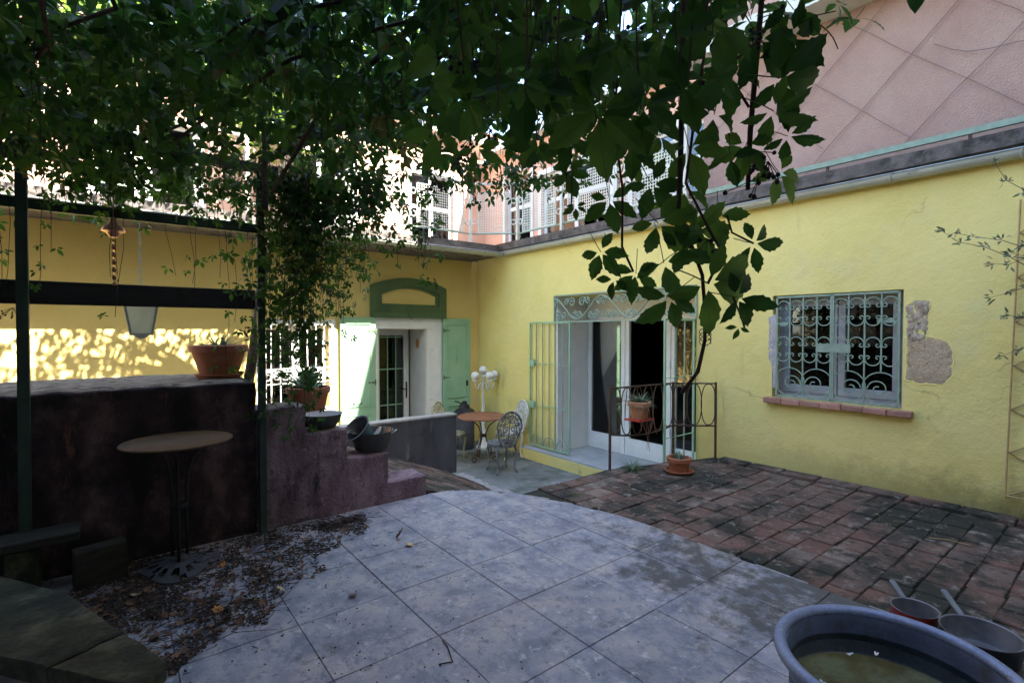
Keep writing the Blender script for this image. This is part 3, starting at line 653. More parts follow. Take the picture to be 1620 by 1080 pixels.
MB().box((GX_ + .009, WY1 - .18, 1.50), (GX_ + .013, WY1 - .02, 1.535)).build("hinge_strap", "iron_green", gb)
# sill of clay bricks
sill = MB().box((W - .02, WY0 - .03, WZ0 - .045), (W + .1, WY1 + .06, WZ0 - .02)).build("sill", "raw_render", yh)
ya = PX(1446, 648, W).y; yb = PX(1212, 626, W).y; n = 7; wd = (yb - ya) / n
for k in range(n):
    o = MB().box((W - .075 + random.uniform(-.008, .008), ya + k * wd + .002, WZ0 - .058 + random.uniform(-.003, .003)), (W + .1, ya + (k + 1) * wd - .002, WZ0 - .003 + random.uniform(-.004, .003))).build("brick", "sill_clay", sill)
    bevel(o, .007)
# bare masonry beside the window
def patch(pxs, d, mat, name, rough=.006, lip=True):
    P = [PX(x, y_, W) for x, y_ in pxs]; m = MB(); n = len(P); dense = []
    for i in range(n):
        a, b = P[i], P[(i + 1) % n]; k = max(1, int((b - a).length / .018))
        for j in range(k):
            q = a.lerp(b, j / k); e = noise.noise_vector(q * 14) * .016 + noise.noise_vector(q * 40) * .008; dense.append(q + Vector((0, e.y, e.z)))
    n = len(dense); c = sum((p for p in dense), Vector()) / n; NR = 9
    for r_ in range(NR):
        f = 1 - r_ / NR
        for p in dense:
            q = c + (p - c) * f; m.v.append((W + .001 - (0 if r_ == 0 else d + rough * noise.noise(q * 22) + rough * .7 * noise.noise(q * 55)), q.y, q.z))
    m.v.append((W - d, c.y, c.z))
    for r_ in range(NR - 1):
        for i in range(n): j = (i + 1) % n; m.f.append((r_ * n + i, r_ * n + j, (r_ + 1) * n + j, (r_ + 1) * n + i))
    for i in range(n): m.f.append(((NR - 1) * n + i, (NR - 1) * n + (i + 1) % n, NR * n))
    o = m.build(name, mat, yh, smooth=True)
    if lip:
        rim = [c + (p - c) * 1.03 + Vector((.004, 0, 0)) for p in dense]
        MB().tube(rim, [.006 + .005 * noise.noise(p * 17) for p in rim], 6, True).build("plaster_lip", "yellow_plaster", yh, smooth=True)
    return o
patch([(1434, 484), (1448, 476), (1471, 473), (1470, 500), (1467, 538), (1452, 546), (1434, 548)], 0.006, "stone_rubble", "exposed_rubble", .014)
patch([(1435, 541), (1470, 531), (1497, 539), (1509, 558), (1505, 596), (1491, 608), (1460, 606), (1434, 602)], 0.006, "stone_block", "exposed_stone", .006)
patch([(1216, 500), (1229, 497), (1230, 616), (1221, 612), (1222, 585), (1216, 560)], 0.003, "raw_render", "bare_render", .005, False)

# ---- french doors in the right-hand wall
dx = 6.22
def door_leaf(y0, y1, panel=True, name="door", glazed=True):
    z0, z1 = DZ0 + .005, DZ1 - .30; s_ = .075; m = MB()
    m.box((dx, y0, z0), (dx + .05, y1, z0 + (.26 if panel else .1))); m.box((dx, y0, z1 - .08), (dx + .05, y1, z1))
    zz = z0 + (.26 if panel else .1)
    m.box((dx, y0, zz), (dx + .05, y0 + s_, z1 - .08)); m.box((dx, y1 - s_, zz), (dx + .05, y1, z1 - .08))
    d = bevel(m.build(name, "white_paint", yh), .005)
    if glazed: MB().box((dx + .02, y0 + s_ - .004, zz - .004), (dx + .026, y1 - s_ + .004, z1 - .076)).build("pane", "glass_pane", d)
    MB().box((dx - .008, y0 + .1, z0 + .07), (dx - .0005, y1 - .1, z0 + .2)).build("panel", "white_paint", d)
    return d
door_leaf(5.06, 5.83); d2 = door_leaf(4.24, 5.05, glazed=False); door_leaf(3.42, 4.23)
for zz in (-.05, .9): MB().tube([(dx - .012, 4.245, zz), (dx - .012, 4.245, zz + .1)], .012, 6).build("hinge", "white_paint", d2)
MB().tube([(dx - .03, 4.33, .45), (dx - .03, 4.33, .58)], .012, 6).build("handle", "iron_green", d2)
fr = MB().box((dx - .03, DY0, DZ1 - .295), (dx + .08, DY1, DZ1)).box((dx - .03, 5.835, DZ0), (dx + .08, DY1, DZ1 - .297)).build("door_frame", "white_paint", yh)
MB().box((5.53, DY1 - .045, DZ0 + .004), (6.18, DY1 - .003, DZ1 - .003)).build("reveal_panel", "white_paint", yh)
# curtain
mb = MB(); nu, nv = 46, 26
for j in range(nv + 1):
    z = 1.66 - (1.66 - (-0.18)) * j / nv
    k = (1.66 - z) / 1.84
    yr = 5.12 + 0.62 * min(1, (k / .62)) ** 1.6 if k < .62 else 5.74 - (k - .62) * .35
    for i in range(nu + 1):
        t = i / nu; yy = 5.80 + (yr - 5.80) * t
        mb.v.append((6.31 + .03 * math.sin(t * 34) * (0.4 + .6 * k), yy, z))
for j in range(nv):
    for i in range(nu): a = j * (nu + 1) + i; mb.f.append((a, a + 1, a + nu + 2, a + nu + 1))
cu = mb.build("curtain", "curtain_cloth", None, smooth=True)
tag(cu, "pale curtain drawn aside behind the glazed doors under the scroll grille", "curtain")
# transom scroll grille
T = plane((W - .012, 0, 0), (0, 1, 0), (0, 0, 1)); z0, z1 = 1.585, DZ1 + .01; y0, y1 = DY0, DY1 - .01
m = MB()
for a, b in (((y0, z0), (y1, z0)), ((y0, z1), (y1, z1)), ((y0, z0), (y0, z1)), ((y1, z0), (y1, z1))): m.bar(T(a), T(b), .02, .016, (1, 0, 0))
tg = m.build("transom_grille", "iron_green", yh)
n = 5; wd = (y1 - y0) / n; zm = (z0 + z1) / 2
for k in range(n):
    c = y0 + wd * (k + .5); sg = 1 if k % 2 == 0 else -1; m = MB()
    pts = [(c + wd * .5 * math.cos(math.pi * i / 18), zm + sg * .155 * math.cos(math.pi * i / 18 * 1.0) ) for i in range(19)]
    tubes2(m, T, [(p[0], zm + sg * .165 * math.sin((p[0] - c) / (wd * .5) * math.pi / 2)) for p in pts], .011)
    for (dx_, dz_, rr, st, cc) in ((-.14, .09 * sg, .075, 0, 1), (.14, -.09 * sg, .075, math.pi, 1), (-.03, .1 * sg, .055, math.pi, -1), (.03, -.1 * sg, .055, 0, -1), (-.20, -.10 * sg, .06, math.pi / 2, 1), (.20, .10 * sg, .06, -math.pi / 2, 1)):
        tubes2(m, T, spiral((c + dx_, zm + dz_), rr, .012, 1.6, st, 26, cc * sg), .009)
    m.build("scroll", "iron_green", tg)
# gate leaves
def gate(o, e1, width, zb, zt, nb, ros):
    T = plane(o, e1, (0, 0, 1)); m = MB(); w_ = .022
    up = Vector(e1).cross(Vector((0, 0, 1)))
    for a, b in (((0, zb), (width, zb)), ((0, zt), (width, zt)), ((0, zb), (0, zt)), ((width, zb), (width, zt))): m.bar(T(a), T(b), w_, w_, up)
    gt = m.build("gate_leaf", "green_paint", yh)
    for k in range(1, nb): MB().bar(T((width * k / nb, zb)), T((width * k / nb, zt)), .013, .013, up).build("bar", "iron_green", gt)
    for zz in (zb + (zt - zb) * .33, zb + (zt - zb) * .67): MB().bar(T((0, zz)), T((width, zz)), .006, .022, up).build("crossbar", "green_paint", gt)
    for k in range(3):
        c = width * (k + .5) / 3; m = MB(); hw = width / 6 * .9
        tubes2(m, T, [(c + hw * math.cos(math.pi * i / 14), zb + .015 + .16 * math.sin(math.pi * i / 14)) for i in range(15)], .007)
        tubes2(m, T, spiral((c - hw * .45, zb + .06), hw * .42, .008, 1.3, 0, 18), .005); tubes2(m, T, spiral((c + hw * .45, zb + .06), hw * .42, .008, 1.3, math.pi, 18, -1), .005)
        m.build("scroll", "iron_green", gt)
    if ros:
        for zz in (zb + (zt - zb) * .33, zb + (zt - zb) * .67):
            c = T((width - .06, zz)); m = MB().obox(c - up * .012, Vector(e1) * .055, Vector((0, 0, .055)), up * .006); m.build("lock_plate", "green_paint", gt)
            m = MB()
            for q in range(8):
                a = q * math.pi / 4; tubes2(m, T, [(width - .06 + .012 * math.cos(a), zz + .012 * math.sin(a)), (width - .06 + .05 * math.cos(a), zz + .05 * math.sin(a))], .010, 5)
            ro = m.build("rosette", "iron_dark_green", gt)
    return gt
gate((W - .035, 5.50, 0), (0, 1, 0), 0.93, -0.44, 1.575, 6, True)
gate((5.46, 3.40, 0), (-1, 0, 0), 0.58, -0.44, 1.575, 3, False)

# ---- back door with shutters
m = MB(); m.box((3.41, B - .014, ZP), (BX0 - .001, B + .002, 1.665)); m.box((BX1 + .001, B - .014, ZP), (4.68, B + .002, 1.665)); m.box((BX0 - .001, B - .014, BZ1 + .001), (BX1 + .001, B + .002, 1.665))
m.build("door_surround", "white_paint", yh)
dyb = B + 0.58
MB().box((BX1 - .012, B + .003, ZP), (BX1 - .002, dyb + .05, BZ1 - .003)).build('reveal_panel', 'white_paint', yh); MB().box((BX0 + .002, B + .003, ZP), (BX0 + .012, dyb - .01, BZ1 - .003)).build('reveal_panel', 'white_paint', yh); MB().box((BX0 + .013, B + .003, BZ1 - .012), (BX1 - .013, dyb - .01, BZ1 - .002)).build('reveal_panel', 'white_paint', yh)
m = MB(); xa, xb = 3.50, 4.32
m.box((xa, dyb, ZP), (xb, dyb + .05, ZP + .3)); m.box((xa, dyb, 1.36), (xb, dyb + .05, 1.475)); m.box((xa, dyb, ZP + .3), (xa + .08, dyb + .05, 1.36)); m.box((xb - .10, dyb, ZP + .3), (xb, dyb + .05, 1.36))
bd = m.build("door", "white_paint", yh)
MB().box((xa + .076, dyb + .02, ZP + .29), (xb - .096, dyb + .026, 1.365)).build("pane", "glass_pane", bd)
for k in range(1, 4): MB().box((xa + .08 + k * .16 - .008, dyb - .008, ZP + .3), (xa + .08 + k * .16 + .008, dyb + .004, 1.36)).build("bar", "green_paint", bd)
for zz in (.1, .75, 1.33): MB().box((xa + .08, dyb - .016, zz - .01), (xb - .1, dyb - .0085, zz + .01)).build("bar", "green_paint", bd)
MB().box((xb - .062, dyb - .012, .20), (xb - .035, dyb - .001, .50)).tube([(xb - .05, dyb - .03, .37), (xb - .15, dyb - .04, .37)], .011, 6).tube([(xb - .05, dyb, .37), (xb - .05, dyb - .035, .37)], .01, 6).build("handle", "black_iron", bd)
# arched green head
def arch(xc, hw, zs, rise, n=20): return [(xc + hw * (1 - 2 * i / n), zs + rise * (1 - ((1 - 2 * i / n)) ** 2)) for i in range(n + 1)]
xc = 4.045
outer = [(xc + .715, 1.67)] + arch(xc, .715, 2.20, .15) + [(xc - .715, 1.67)]
inner = [(xc + .515, 1.90)] + arch(xc, .515, 2.05, .12) + [(xc - .515, 1.90)]
mid_ = [(xc + .565, 1.86)] + arch(xc, .565, 2.085, .125) + [(xc - .565, 1.86)]
def frame_ring(oo, ii, y0, y1, name, mat, par):
    n = len(oo); m = MB()
    v = [(x, y0, z) for x, z in oo] + [(x, y0, z) for x, z in ii] + [(x, y1, z) for x, z in oo] + [(x, y1, z) for x, z in ii]; f = []
    for i in range(n):
        j = (i + 1) % n; f += [(i, j, n + j, n + i), (i, 2 * n + i, 2 * n + j, j), (n + i, n + j, 3 * n + j, 3 * n + i)]
    return m.add(v, f).build(name, mat, par)
ah = frame_ring(outer, mid_, B - .06, B + .01, "arched_door_head", "dark_green_paint", yh)
frame_ring(mid_, inner, B - .035, B + .01, "moulding", "dark_green_paint", ah)
bevel(MB().box((xc - .70, B - .085, 1.665), (xc + .70, B - .0605, 1.76)).build("sill", "dark_green_paint", ah), .008)
MB().add([(xc - .07, B - .10, 1.745), (xc + .07, B - .10, 1.745), (xc, B - .10, 1.64), (xc - .07, B - .0855, 1.745), (xc + .07, B - .0855, 1.745), (xc, B - .0855, 1.64)], [(0, 2, 1), (0, 1, 4, 3), (1, 2, 5, 4), (2, 0, 3, 5), (3, 4, 5)]).build("keystone", "dark_green_paint", ah)
def shutter(x0, x1, z0, z1, y):
    m = MB().box((x0, y - .02, z0), (x1, y + .02, z1)); sh = bevel(m.build("shutter", "green_paint", yh), .004)
    s_ = .085
    for a, b in ((z0 + .1, z0 + (z1 - z0) * .30), (z0 + (z1 - z0) * .36, z1 - .1)):
        fr_ = [(x0 + s_, a), (x1 - s_, a), (x1 - s_, b), (x0 + s_, b)]; e = .014
        inn = [(x0 + s_ + e, a + e), (x1 - s_ - e, a + e), (x1 - s_ - e, b - e), (x0 + s_ + e, b - e)]
        frame_ring(fr_, inn, y - .034, y - .0205, "panel_moulding", "green_paint", sh)
    return sh
s1 = shutter(2.82, 3.405, ZP + .06, 1.665, B - .045); s2 = shutter(4.685, 5.27, ZP + .06, 1.665, B - .05)
for xh, sh_ in ((3.395, s1), (4.695, s2)):
    for zh in (ZP + .35, .55, 1.4):
        MB().tube([(xh, B - .07, zh), (xh, B - .07, zh + .09)], .011, 6).box((min(xh, xh + (-.12 if sh_ is s1 else .12)), B - .074, zh + .03), (max(xh, xh + (-.12 if sh_ is s1 else .12)), B - .0702, zh + .06)).build("hinge", "dark_green_paint", sh_)
MB().tube([(3.02, B - .067, .28), (3.05, B - .10, .26), (3.12, B - .10, .26), (3.15, B - .067, .28)], .009, 6).build("latch", "black_iron", s1)
MB().box((5.17, B - .095, .42), (5.20, B - .0705, .52)).build("latch", "black_iron", s2)
MB().lathe([(0.0, 0), (.03, .02), (.045, .08), (.04, .14), (0.0, .19)], (BX1 - .03, B + .29, 1.12), 12, sx=.4).build("wall_ornament", "orange_clay").location.z += 0
orn = bpy.data.objects["wall_ornament"]; tag(orn, "small orange clay mask hung in the white back door reveal", "ornament")

# ---- barred window in the back wall
m = MB(); fy = B + .12
m.box((VX0, fy, VZ0), (VX1, fy + .06, VZ0 + .06)); m.box((VX0, fy, VZ1 - .06), (VX1, fy + .06, VZ1))
for a, b in ((VX0, VX0 + .06), (VX1 - .06, VX1), ((VX0 + VX1) / 2 - .05, (VX0 + VX1) / 2 + .05)): m.box((a, fy, VZ0 + .06), (b, fy + .06, VZ1 - .06))
m.box((VX0 + .06, fy + .005, .82), (VX1 - .06, fy + .055, .86)) 
bw = m.build("window", "window_white", yh)
MB().box((VX0 + .05, fy + .025, VZ0 + .05), (VX1 - .05, fy + .03, VZ1 - .05)).build("pane", "glass_pane", bw)
bevel(MB().box((VX0 - .08, B - .05, VZ0 - .06), (VX1 + .08, B + .1, VZ0 - .001)).build("sill", "white_paint", bw), .006)
frame_ring([(VX0 - .1, VZ0 - .001), (VX1 + .1, VZ0 - .001), (VX1 + .1, VZ1 + .1), (VX0 - .1, VZ1 + .1)], [(VX0, VZ0 - .0008), (VX1, VZ0 - .0008), (VX1, VZ1), (VX0, VZ1)], B - .012, B + .003, "window_surround", "white_paint", yh)
T = plane((0, B - .05, 0), (1, 0, 0), (0, 0, 1)); m = MB()
gx0, gx1 = VX0 - .04, VX1 + .04
for zz in (VZ0 + .02, .66, .88, VZ1 + .02): m.bar(T((gx0, zz)), T((gx1, zz)), .016, .016, (0, 1, 0))
bg_ = m.build("window_grille", "white_paint", yh)
for k in range(9):
    xx = gx0 + (gx1 - gx0) * k / 8; MB().bar(T((xx, VZ0 + .02)), T((xx, VZ1 + .02)), .013, .013, (0, 1, 0)).build("bar", "white_paint", bg_)
for k in range(4):
    c = gx0 + (gx1 - gx0) * (k + .5) / 4; m = MB(); tubes2(m, T, spiral((c - .05, .77), .085, .012, 1.7, 0, 26), .009); tubes2(m, T, spiral((c + .07, .76), .06, .012, 1.5, math.pi, 22, -1), .008); m.build("scroll", "white_paint", bg_)

# ================================================================== UPPER PINK HOUSE (behind the roof terrace)
uh = thing("terrace_house", "pale pink upper house with tall white framed windows above the roof terrace", "house", (7.2, 10.2, 2.95))
TA = lambda u, v, d: (7.2 + d, u, v); HA = [(8.45, 9.35, 2.99, 5.0), (6.2, 8.1, 3.25, 4.75), (4.1, 5.7, 3.25, 4.75)]
wall_grid(MB(), TA, 3.3, 10.2, 2.94, 5.55, HA, 0.3).build("wall", "peach_plaster", uh)
TBb = lambda u, v, d: (u, 10.2 + d, v); HB = [(5.2, 6.3, 2.99, 5.0), (2.6, 3.9, 3.3, 4.9), (-.2, 1.2, 3.3, 4.9), (-3, -1.6, 3.3, 4.9)]
wall_grid(MB(), TBb, -7.0, 7.2, 2.94, 5.9, HB, 0.3).build("wall", "peach_plaster", uh)
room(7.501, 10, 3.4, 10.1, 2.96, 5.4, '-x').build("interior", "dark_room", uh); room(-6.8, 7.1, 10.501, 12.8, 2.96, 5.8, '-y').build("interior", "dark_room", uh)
def uwin(T, u0, u1, v0, v1, nm, tr):
    m = MB(); s_ = .07
    def bx(a, b, c, d, d0=.08, d1=.14): 
        p = T(a, c, d0); q = T(b, d, d1); m.box(p, q)
    bx(u0, u1, v0, v0 + s_); bx(u0, u1, v1 - s_, v1); bx(u0, u0 + s_, v0 + s_, v1 - s_); bx(u1 - s_, u1, v0 + s_, v1 - s_)
    for k in range(1, nm): c = u0 + (u1 - u0) * k / nm; bx(c - .045, c + .045, v0 + s_, v1 - s_)
    bx(u0 + s_, u1 - s_, v0 + (v1 - v0) * tr - .04, v0 + (v1 - v0) * tr + .04, .085, .135)
    w_ = m.build("window", "window_white", uh)
    MB().box(T(u0 + .05, v0 + .05, .105), T(u1 - .05, v1 - .05, .112)).build("pane", "glass_pane", w_)
    m = MB(); e = .09
    for (a, b, c, d) in ((u0 - e, u0 - .001, v0, v1 + e), (u1 + .001, u1 + e, v0, v1 + e), (u0 - .001, u1 + .001, v1 + .001, v1 + e)): m.box(T(a, c, -.02), T(b, d, -.0015))
    m.build("window_surround", "window_white", w_)
    if v0 > 3.1: MB().box(T(u0 - .12, v0 - .07, -.06), T(u1 + .12, v0 - .002, .06)).build("sill", "window_white", w_)
for h in HA: uwin(TA, *h, 2 if h[1] - h[0] > 1.2 else 1, .62)
for h in HB: uwin(TBb, *h, 2, .62)
MB().box((6.95, -3 + 6.3, 5.551), (10.2, 10.0, 5.75)).build("cornice", "pale_soffit", uh)
MB().box((-7.2, 9.95, 5.901), (7.4, 13.2, 6.1)).build("cornice", "pale_soffit", uh)
m = MB(); m.add([(-7.3, 9.85, 6.101), (7.5, 9.85, 6.101), (7.5, 13.4, 6.101), (-7.3, 13.4, 6.101), (-7.3, 11.6, 7.0), (7.5, 11.6, 7.0)], [(0, 1, 5, 4), (3, 4, 5, 2), (0, 4, 3), (1, 2, 5), (0, 3, 2, 1)]); m.build("roof", "roof_tile", uh)

# ---- tall pink house on the right
ph = thing("pink_house", "tall pink roughcast house wall rising above the gutter of the yellow house", "house", (5.8, 0, 2.98))
PHX = 5.8
MB().box((PHX, -3.1, 2.985), (11, 3.5, 9.3)).build("wall", "pink_plaster", ph)
MB().box((PHX - .42, -2.7, 4.62), (PHX - .001, 3.62, 4.80)).build("cornice", "pale_soffit", ph)
MB().box((PHX - .3, -2.75, 9.301), (11.3, 3.8, 9.5)).build("roof", "roof_tile", ph)
for (ya_, yb_) in ((-1.6, -.4), (.9, 2.1)):
    f_ = MB().box((PHX - .03, ya_, 5.6), (PHX - .001, yb_, 7.4)).build("window", "window_white", ph)
    MB().box((PHX - .036, ya_ + .08, 5.68), (PHX - .031, yb_ - .08, 7.32)).build("pane", "dark_room", f_)
# espalier wires and green rail
wt = thing("wire_trellis", "green rail with rusty crossed wires in front of the pink wall", "trellis", (5.5, 1.5, 2.985))
rl = MB().bar((5.52, -2.5, 3.075), (5.52, 3.45, 3.075), .035, .05).build("rail", "iron_green", wt)
k = -2.2
while k < 3.4:
    MB().bar((5.52, k, 2.98), (5.52, k, 3.055), .022, .022).build("bracket", "iron_brown", wt); k += 1.05
def wall_wire(p, q, e0=.3, e1=.3):
    a, b = PX(*p, 5.77), PX(*q, 5.77); d = (b - a); a = a - d * e0; b = b + d * e1; L = []
    for i in range(11):
        v = a.lerp(b, i / 10) + Vector((-.004 * math.sin(i), .006 * math.sin(i * 1.7), .006 * math.cos(i * 2.3)))
        if 3.0 < v.z < 4.62: L.append(v)
    if len(L) > 1: MB().tube(L, .0034, 5).build("wire", "wire", wt)
for p, q, e0, e1 in (((1517, 0), (1293, 253), .3, .12), ((1403, 3), (1313, 110), .3, 1.4), ((1620, 33), (1440, 217), 2, .15), ((1327, 32), (1607, 160), .4, .6), ((1300, 140), (1438, 217), 1.2, 0), ((1570, 0), (1640, 30), .5, 2), ((1200, 160), (1300, 235), 1, 0), ((1250, 70), (1120, 225), .5, .2)): wall_wire(p, q, e0, e1)
dv = MB().tube([PX(x, y_, 5.76) for x, y_ in ((1478, 70), (1505, 78), (1530, 82), (1565, 77), (1620, 64), (1700, 50))], .004, 5).build("dry_stem", "wire", wt)
# ---- balcony railing
br = thing("balcony_railing", "cream metal balcony railing with rings and perforated panels above the gutter", "railing", (5.4, 7.0, 2.95))
path = [(-5.5, 7.28), (4.84, 7.28), (5.46, 6.76), (5.50, 3.55)]
ZT = 3.95
segs = list(zip(path[:-1], path[1:]))
for (a, b) in segs:
    a, b = Vector((*a, 0)), Vector((*b, 0)); d = b - a; L = d.length; d.normalize()
    MB().bar(a + Vector((0, 0, ZT)), b + Vector((0, 0, ZT)), .045, .03).build("rail", "pale_soffit", br)
    MB().bar(a + Vector((0, 0, 3.10)), b + Vector((0, 0, 3.10)), .02, .02).build("rail", "iron_green", br)
    n = max(1, round(L / 1.15)); wd = L / n
    for k in range(n):
        p = a + d * (wd * k); q = a + d * (wd * (k + 1))
        MB().bar(p + Vector((0, 0, 2.95)), p + Vector((0, 0, ZT - .016)), .045, .045, (1, 0, 0)).build("post", "pale_soffit", br)
        i0, i1 = p + d * .14, q - d * .14
        if wd < .6: i0, i1 = p + d * .1, q - d * .1
        if p.x < 2.2: continue
        m = MB(); za, zb = 3.12, ZT - .16
        for s_, e_ in (((i0, za), (i1, za)), ((i0, zb), (i1, zb)), ((i0, za), (i0, zb)), ((i1, za), (i1, zb))): m.bar(s_[0] + Vector((0, 0, s_[1])), e_[0] + Vector((0, 0, e_[1])), .02, .02, (0, 0, 1))
        wl = (i1 - i0).length; c = .04; nx = int(wl / c)
        for i in range(1, nx): pp = i0 + d * (wl * i / nx); m.bar(pp + Vector((0, 0, za)), pp + Vector((0, 0, zb)), .012, .004, (1, 0, 0))
        nz_ = int((zb - za) / c)
        for i in range(1, nz_): z = za + (zb - za) * i / nz_; m.bar(i0 + Vector((0, 0, z)), i1 + Vector((0, 0, z)), .004, .012)
        m.build("mesh_panel", "pale_soffit", br)
        for z in (3.3, 3.66):
            for pp in (p + d * .07, q - d * .07):
                T = plane(pp, d, (0, 0, 1)); m = MB(); tubes2(m, T, spiral((0, z), .042, .042, 1, 0, 16)[:-1], .010, 5, True); m.build("ring", "pale_soffit", br)
MB().bar(Vector((5.5, 3.55, 2.95)), Vector((5.5, 3.55, ZT - .016)), .045, .045, (1, 0, 0)).build("post", "pale_soffit", br)

# ================================================================== UNSEEN HOUSE ADDED BEHIND THE CAMERA FOR SHADE + side wall
nh = thing("shade_house", "unseen cream house with shuttered windows, added behind the terrace to shade it", "house", (0, -4, 0))
MB().box((-9, -10, -1), (11, -3.2, 13.2)).build("wall", "cream_plaster", nh)
MB().add([(-9.4, -10.4, 13.201), (11.3, -10.4, 13.201), (11.3, -2.8, 13.201), (-9.4, -2.8, 13.201), (-9.4, -6.6, 14.6), (11.3, -6.6, 14.6)], [(0, 1, 5, 4), (3, 4, 5, 2), (0, 4, 3), (1, 2, 5), (0, 3, 2, 1)]).build("roof", "roof_tile", nh)
for xx in (-6, -2.5, 1.5):
    for zz in (1.2, 4.6, 8.0):
        f_ = MB().box((xx, -3.199, zz), (xx + 1.1, -3.16, zz + 1.6)).build("window", "window_white", nh)
        MB().box((xx + .08, -3.159, zz + .08), (xx + 1.02, -3.152, zz + 1.52)).build("pane", "dark_room", f_)
gw = MB().box((-4.6, -3.1, -1), (-4.2, 6.3, 4.6)).build("garden_wall", "cream_plaster"); tag(gw, "plain cream garden wall closing the far side of the terrace", "wall"); roughen(gw, .006, 4, 3, .4)

# ================================================================== PERGOLA
pg = thing("pergola", "dark green iron pergola with a heavy black cross beam carrying the creeper", "pergola", (0, 3.9, 0))
def post(x, y, h): return bevel(MB().box((x - .024, y - .024, 0), (x + .024, y + .024, h)).build("post", "iron_dark_green", pg), .004)
PAX = PZ(405, 833, 0.0); PAX.y = 3.93
post(0.83, 3.93, 2.62); 
lp = MB().bar((-0.40, 3.90, 0.0), (-0.40 + .02, 3.86, 2.75), .05, .05, (0, 1, 0)).build("post", "iron_dark_green", pg)
post(2.05, -1.2, 2.62); post(-2.6, -1.2, 2.62); post(-2.6, 3.93, 2.62)
bevel(MB().box((-2.6, 3.955, 1.60), (0.802, 3.985, 1.735)).build("beam", "beam_wood", pg), .006)
MB().box((-2.6, 3.91, 2.13), (0.83, 3.95, 2.19)).build("rail", "iron_dark_green", pg)
MB().box((-2.7, 3.90, 2.56), (0.95, 3.96, 2.62)).build("rail", "iron_dark_green", pg)
MB().box((-2.7, -1.23, 2.56), (2.2, -1.17, 2.62)).build("rail", "iron_dark_green", pg)
for k in range(6):
    xa = -2.6 + k * .93; xb = -2.6 + k * .69
    MB().bar((xa, -1.2, 2.65), (xb, 3.93, 2.65), .04, .04).build("rafter", "iron_dark_green", pg)

# ================================================================== BISTRO TABLE (left, in the shade)
def arc_leg(p0, p1, bow, n=12):
    p0, p1, bow = Vector(p0), Vector(p1), Vector(bow)
    return [p0.lerp(p1, t) + bow * math.sin(math.pi * t) for t in [i / n for i in range(n + 1)]]
tp = PZ(283, 893, 0.0); tp.y = min(tp.y, 3.66)
bt = thing("bistro_table", "small round ochre bistro table on thin iron legs beside the pink wall", "table", tp)
o = MB().lathe([(0, .772), (.285, .772), (.292, .776), (.292, .782), (.287, .786), (0, .786)], tp, 40).build("table_top", "ochre_top", bt); smooth_angle(o)
for k in range(3):
    a = R(20 + 120 * k); c, s_ = math.cos(a), math.sin(a)
    pts = [(tp.x + r * c, tp.y + r * s_, z) for r, z in ((.045, .02), (.042, .35), (.045, .5), (.055, .58), (.08, .66), (.13, .72), (.21, .755), (.25, .768))]
    MB().tube(pts, .0095, 6).build("leg", "black_iron", bt, smooth=True)
MB().lathe([(.0, .37), (.045, .37), (.05, .385), (.045, .40), (0, .40)], tp, 14).build("collar", "black_iron", bt)
# cast base: three lobes with holes
mb = MB(); nn = 72; prof = [(.05, .055), (.10, .045), (.16, .028), (.20, .016)]
for k, (r, z) in enumerate(prof):
    for j in range(nn):
        a = 2 * math.pi * j / nn; rr = r * (1 + (.16 * math.cos(3 * a - 1.0)) * (k / 3)); mb.v.append((tp.x + rr * math.cos(a), tp.y + rr * math.sin(a), z))
for j in range(nn):
    rr = .20 * (1.0 + .16 * math.cos(3 * 2 * math.pi * j / nn - 1.0)); a = 2 * math.pi * j / nn; mb.v.append((tp.x + rr * math.cos(a), tp.y + rr * math.sin(a), 0.0))
for k in range(4):
    for j in range(nn):
        if k == 1 and j % 6 in (2, 3, 4): continue
        if k == 2 and j % 12 in (5, 6): continue
        j2 = (j + 1) % nn; mb.f.append((k * nn + j, k * nn + j2, (k + 1) * nn + j2, (k + 1) * nn + j))
mb.lathe([(.05, .055), (.045, .075), (0, .078)], tp, 16)
mb.build("base", "cast_iron_grey", bt)

# ================================================================== PATIO TABLE
def pedestal_scroll(c, ang, ztop):
    d = Vector((math.cos(ang), math.sin(ang), 0)); T = plane(c, d, (0, 0, 1)); m = MB()
    pts = spiral((.20, .075), .02, .075, 1.4, 0.3, 22) 
    pts += [(.14, .20), (.06, .34), (.045, .45), (.10, .58), (.2, .66), (.28, ztop - .015)]
    return tubes2(m, T, pts, .010, 6)
tc = Vector((4.66, 6.66, ZP))
rt = thing("patio_table", "round rusty brown garden table with scrolled iron legs on the patio", "table", tc)
o = MB().lathe([(0, .715), (.39, .715), (.40, .72), (.40, .732), (.394, .738), (0, .738)], tc, 44).build("table_top", "rust_top", rt); smooth_angle(o)
for k in range(3): pedestal_scroll(tc, R(75 + 120 * k), .715).build("leg", "iron_brown", rt, smooth=True)
MB().lathe([(.05, .40), (.055, .42), (.05, .44)], tc, 14).build("collar", "iron_brown", rt)

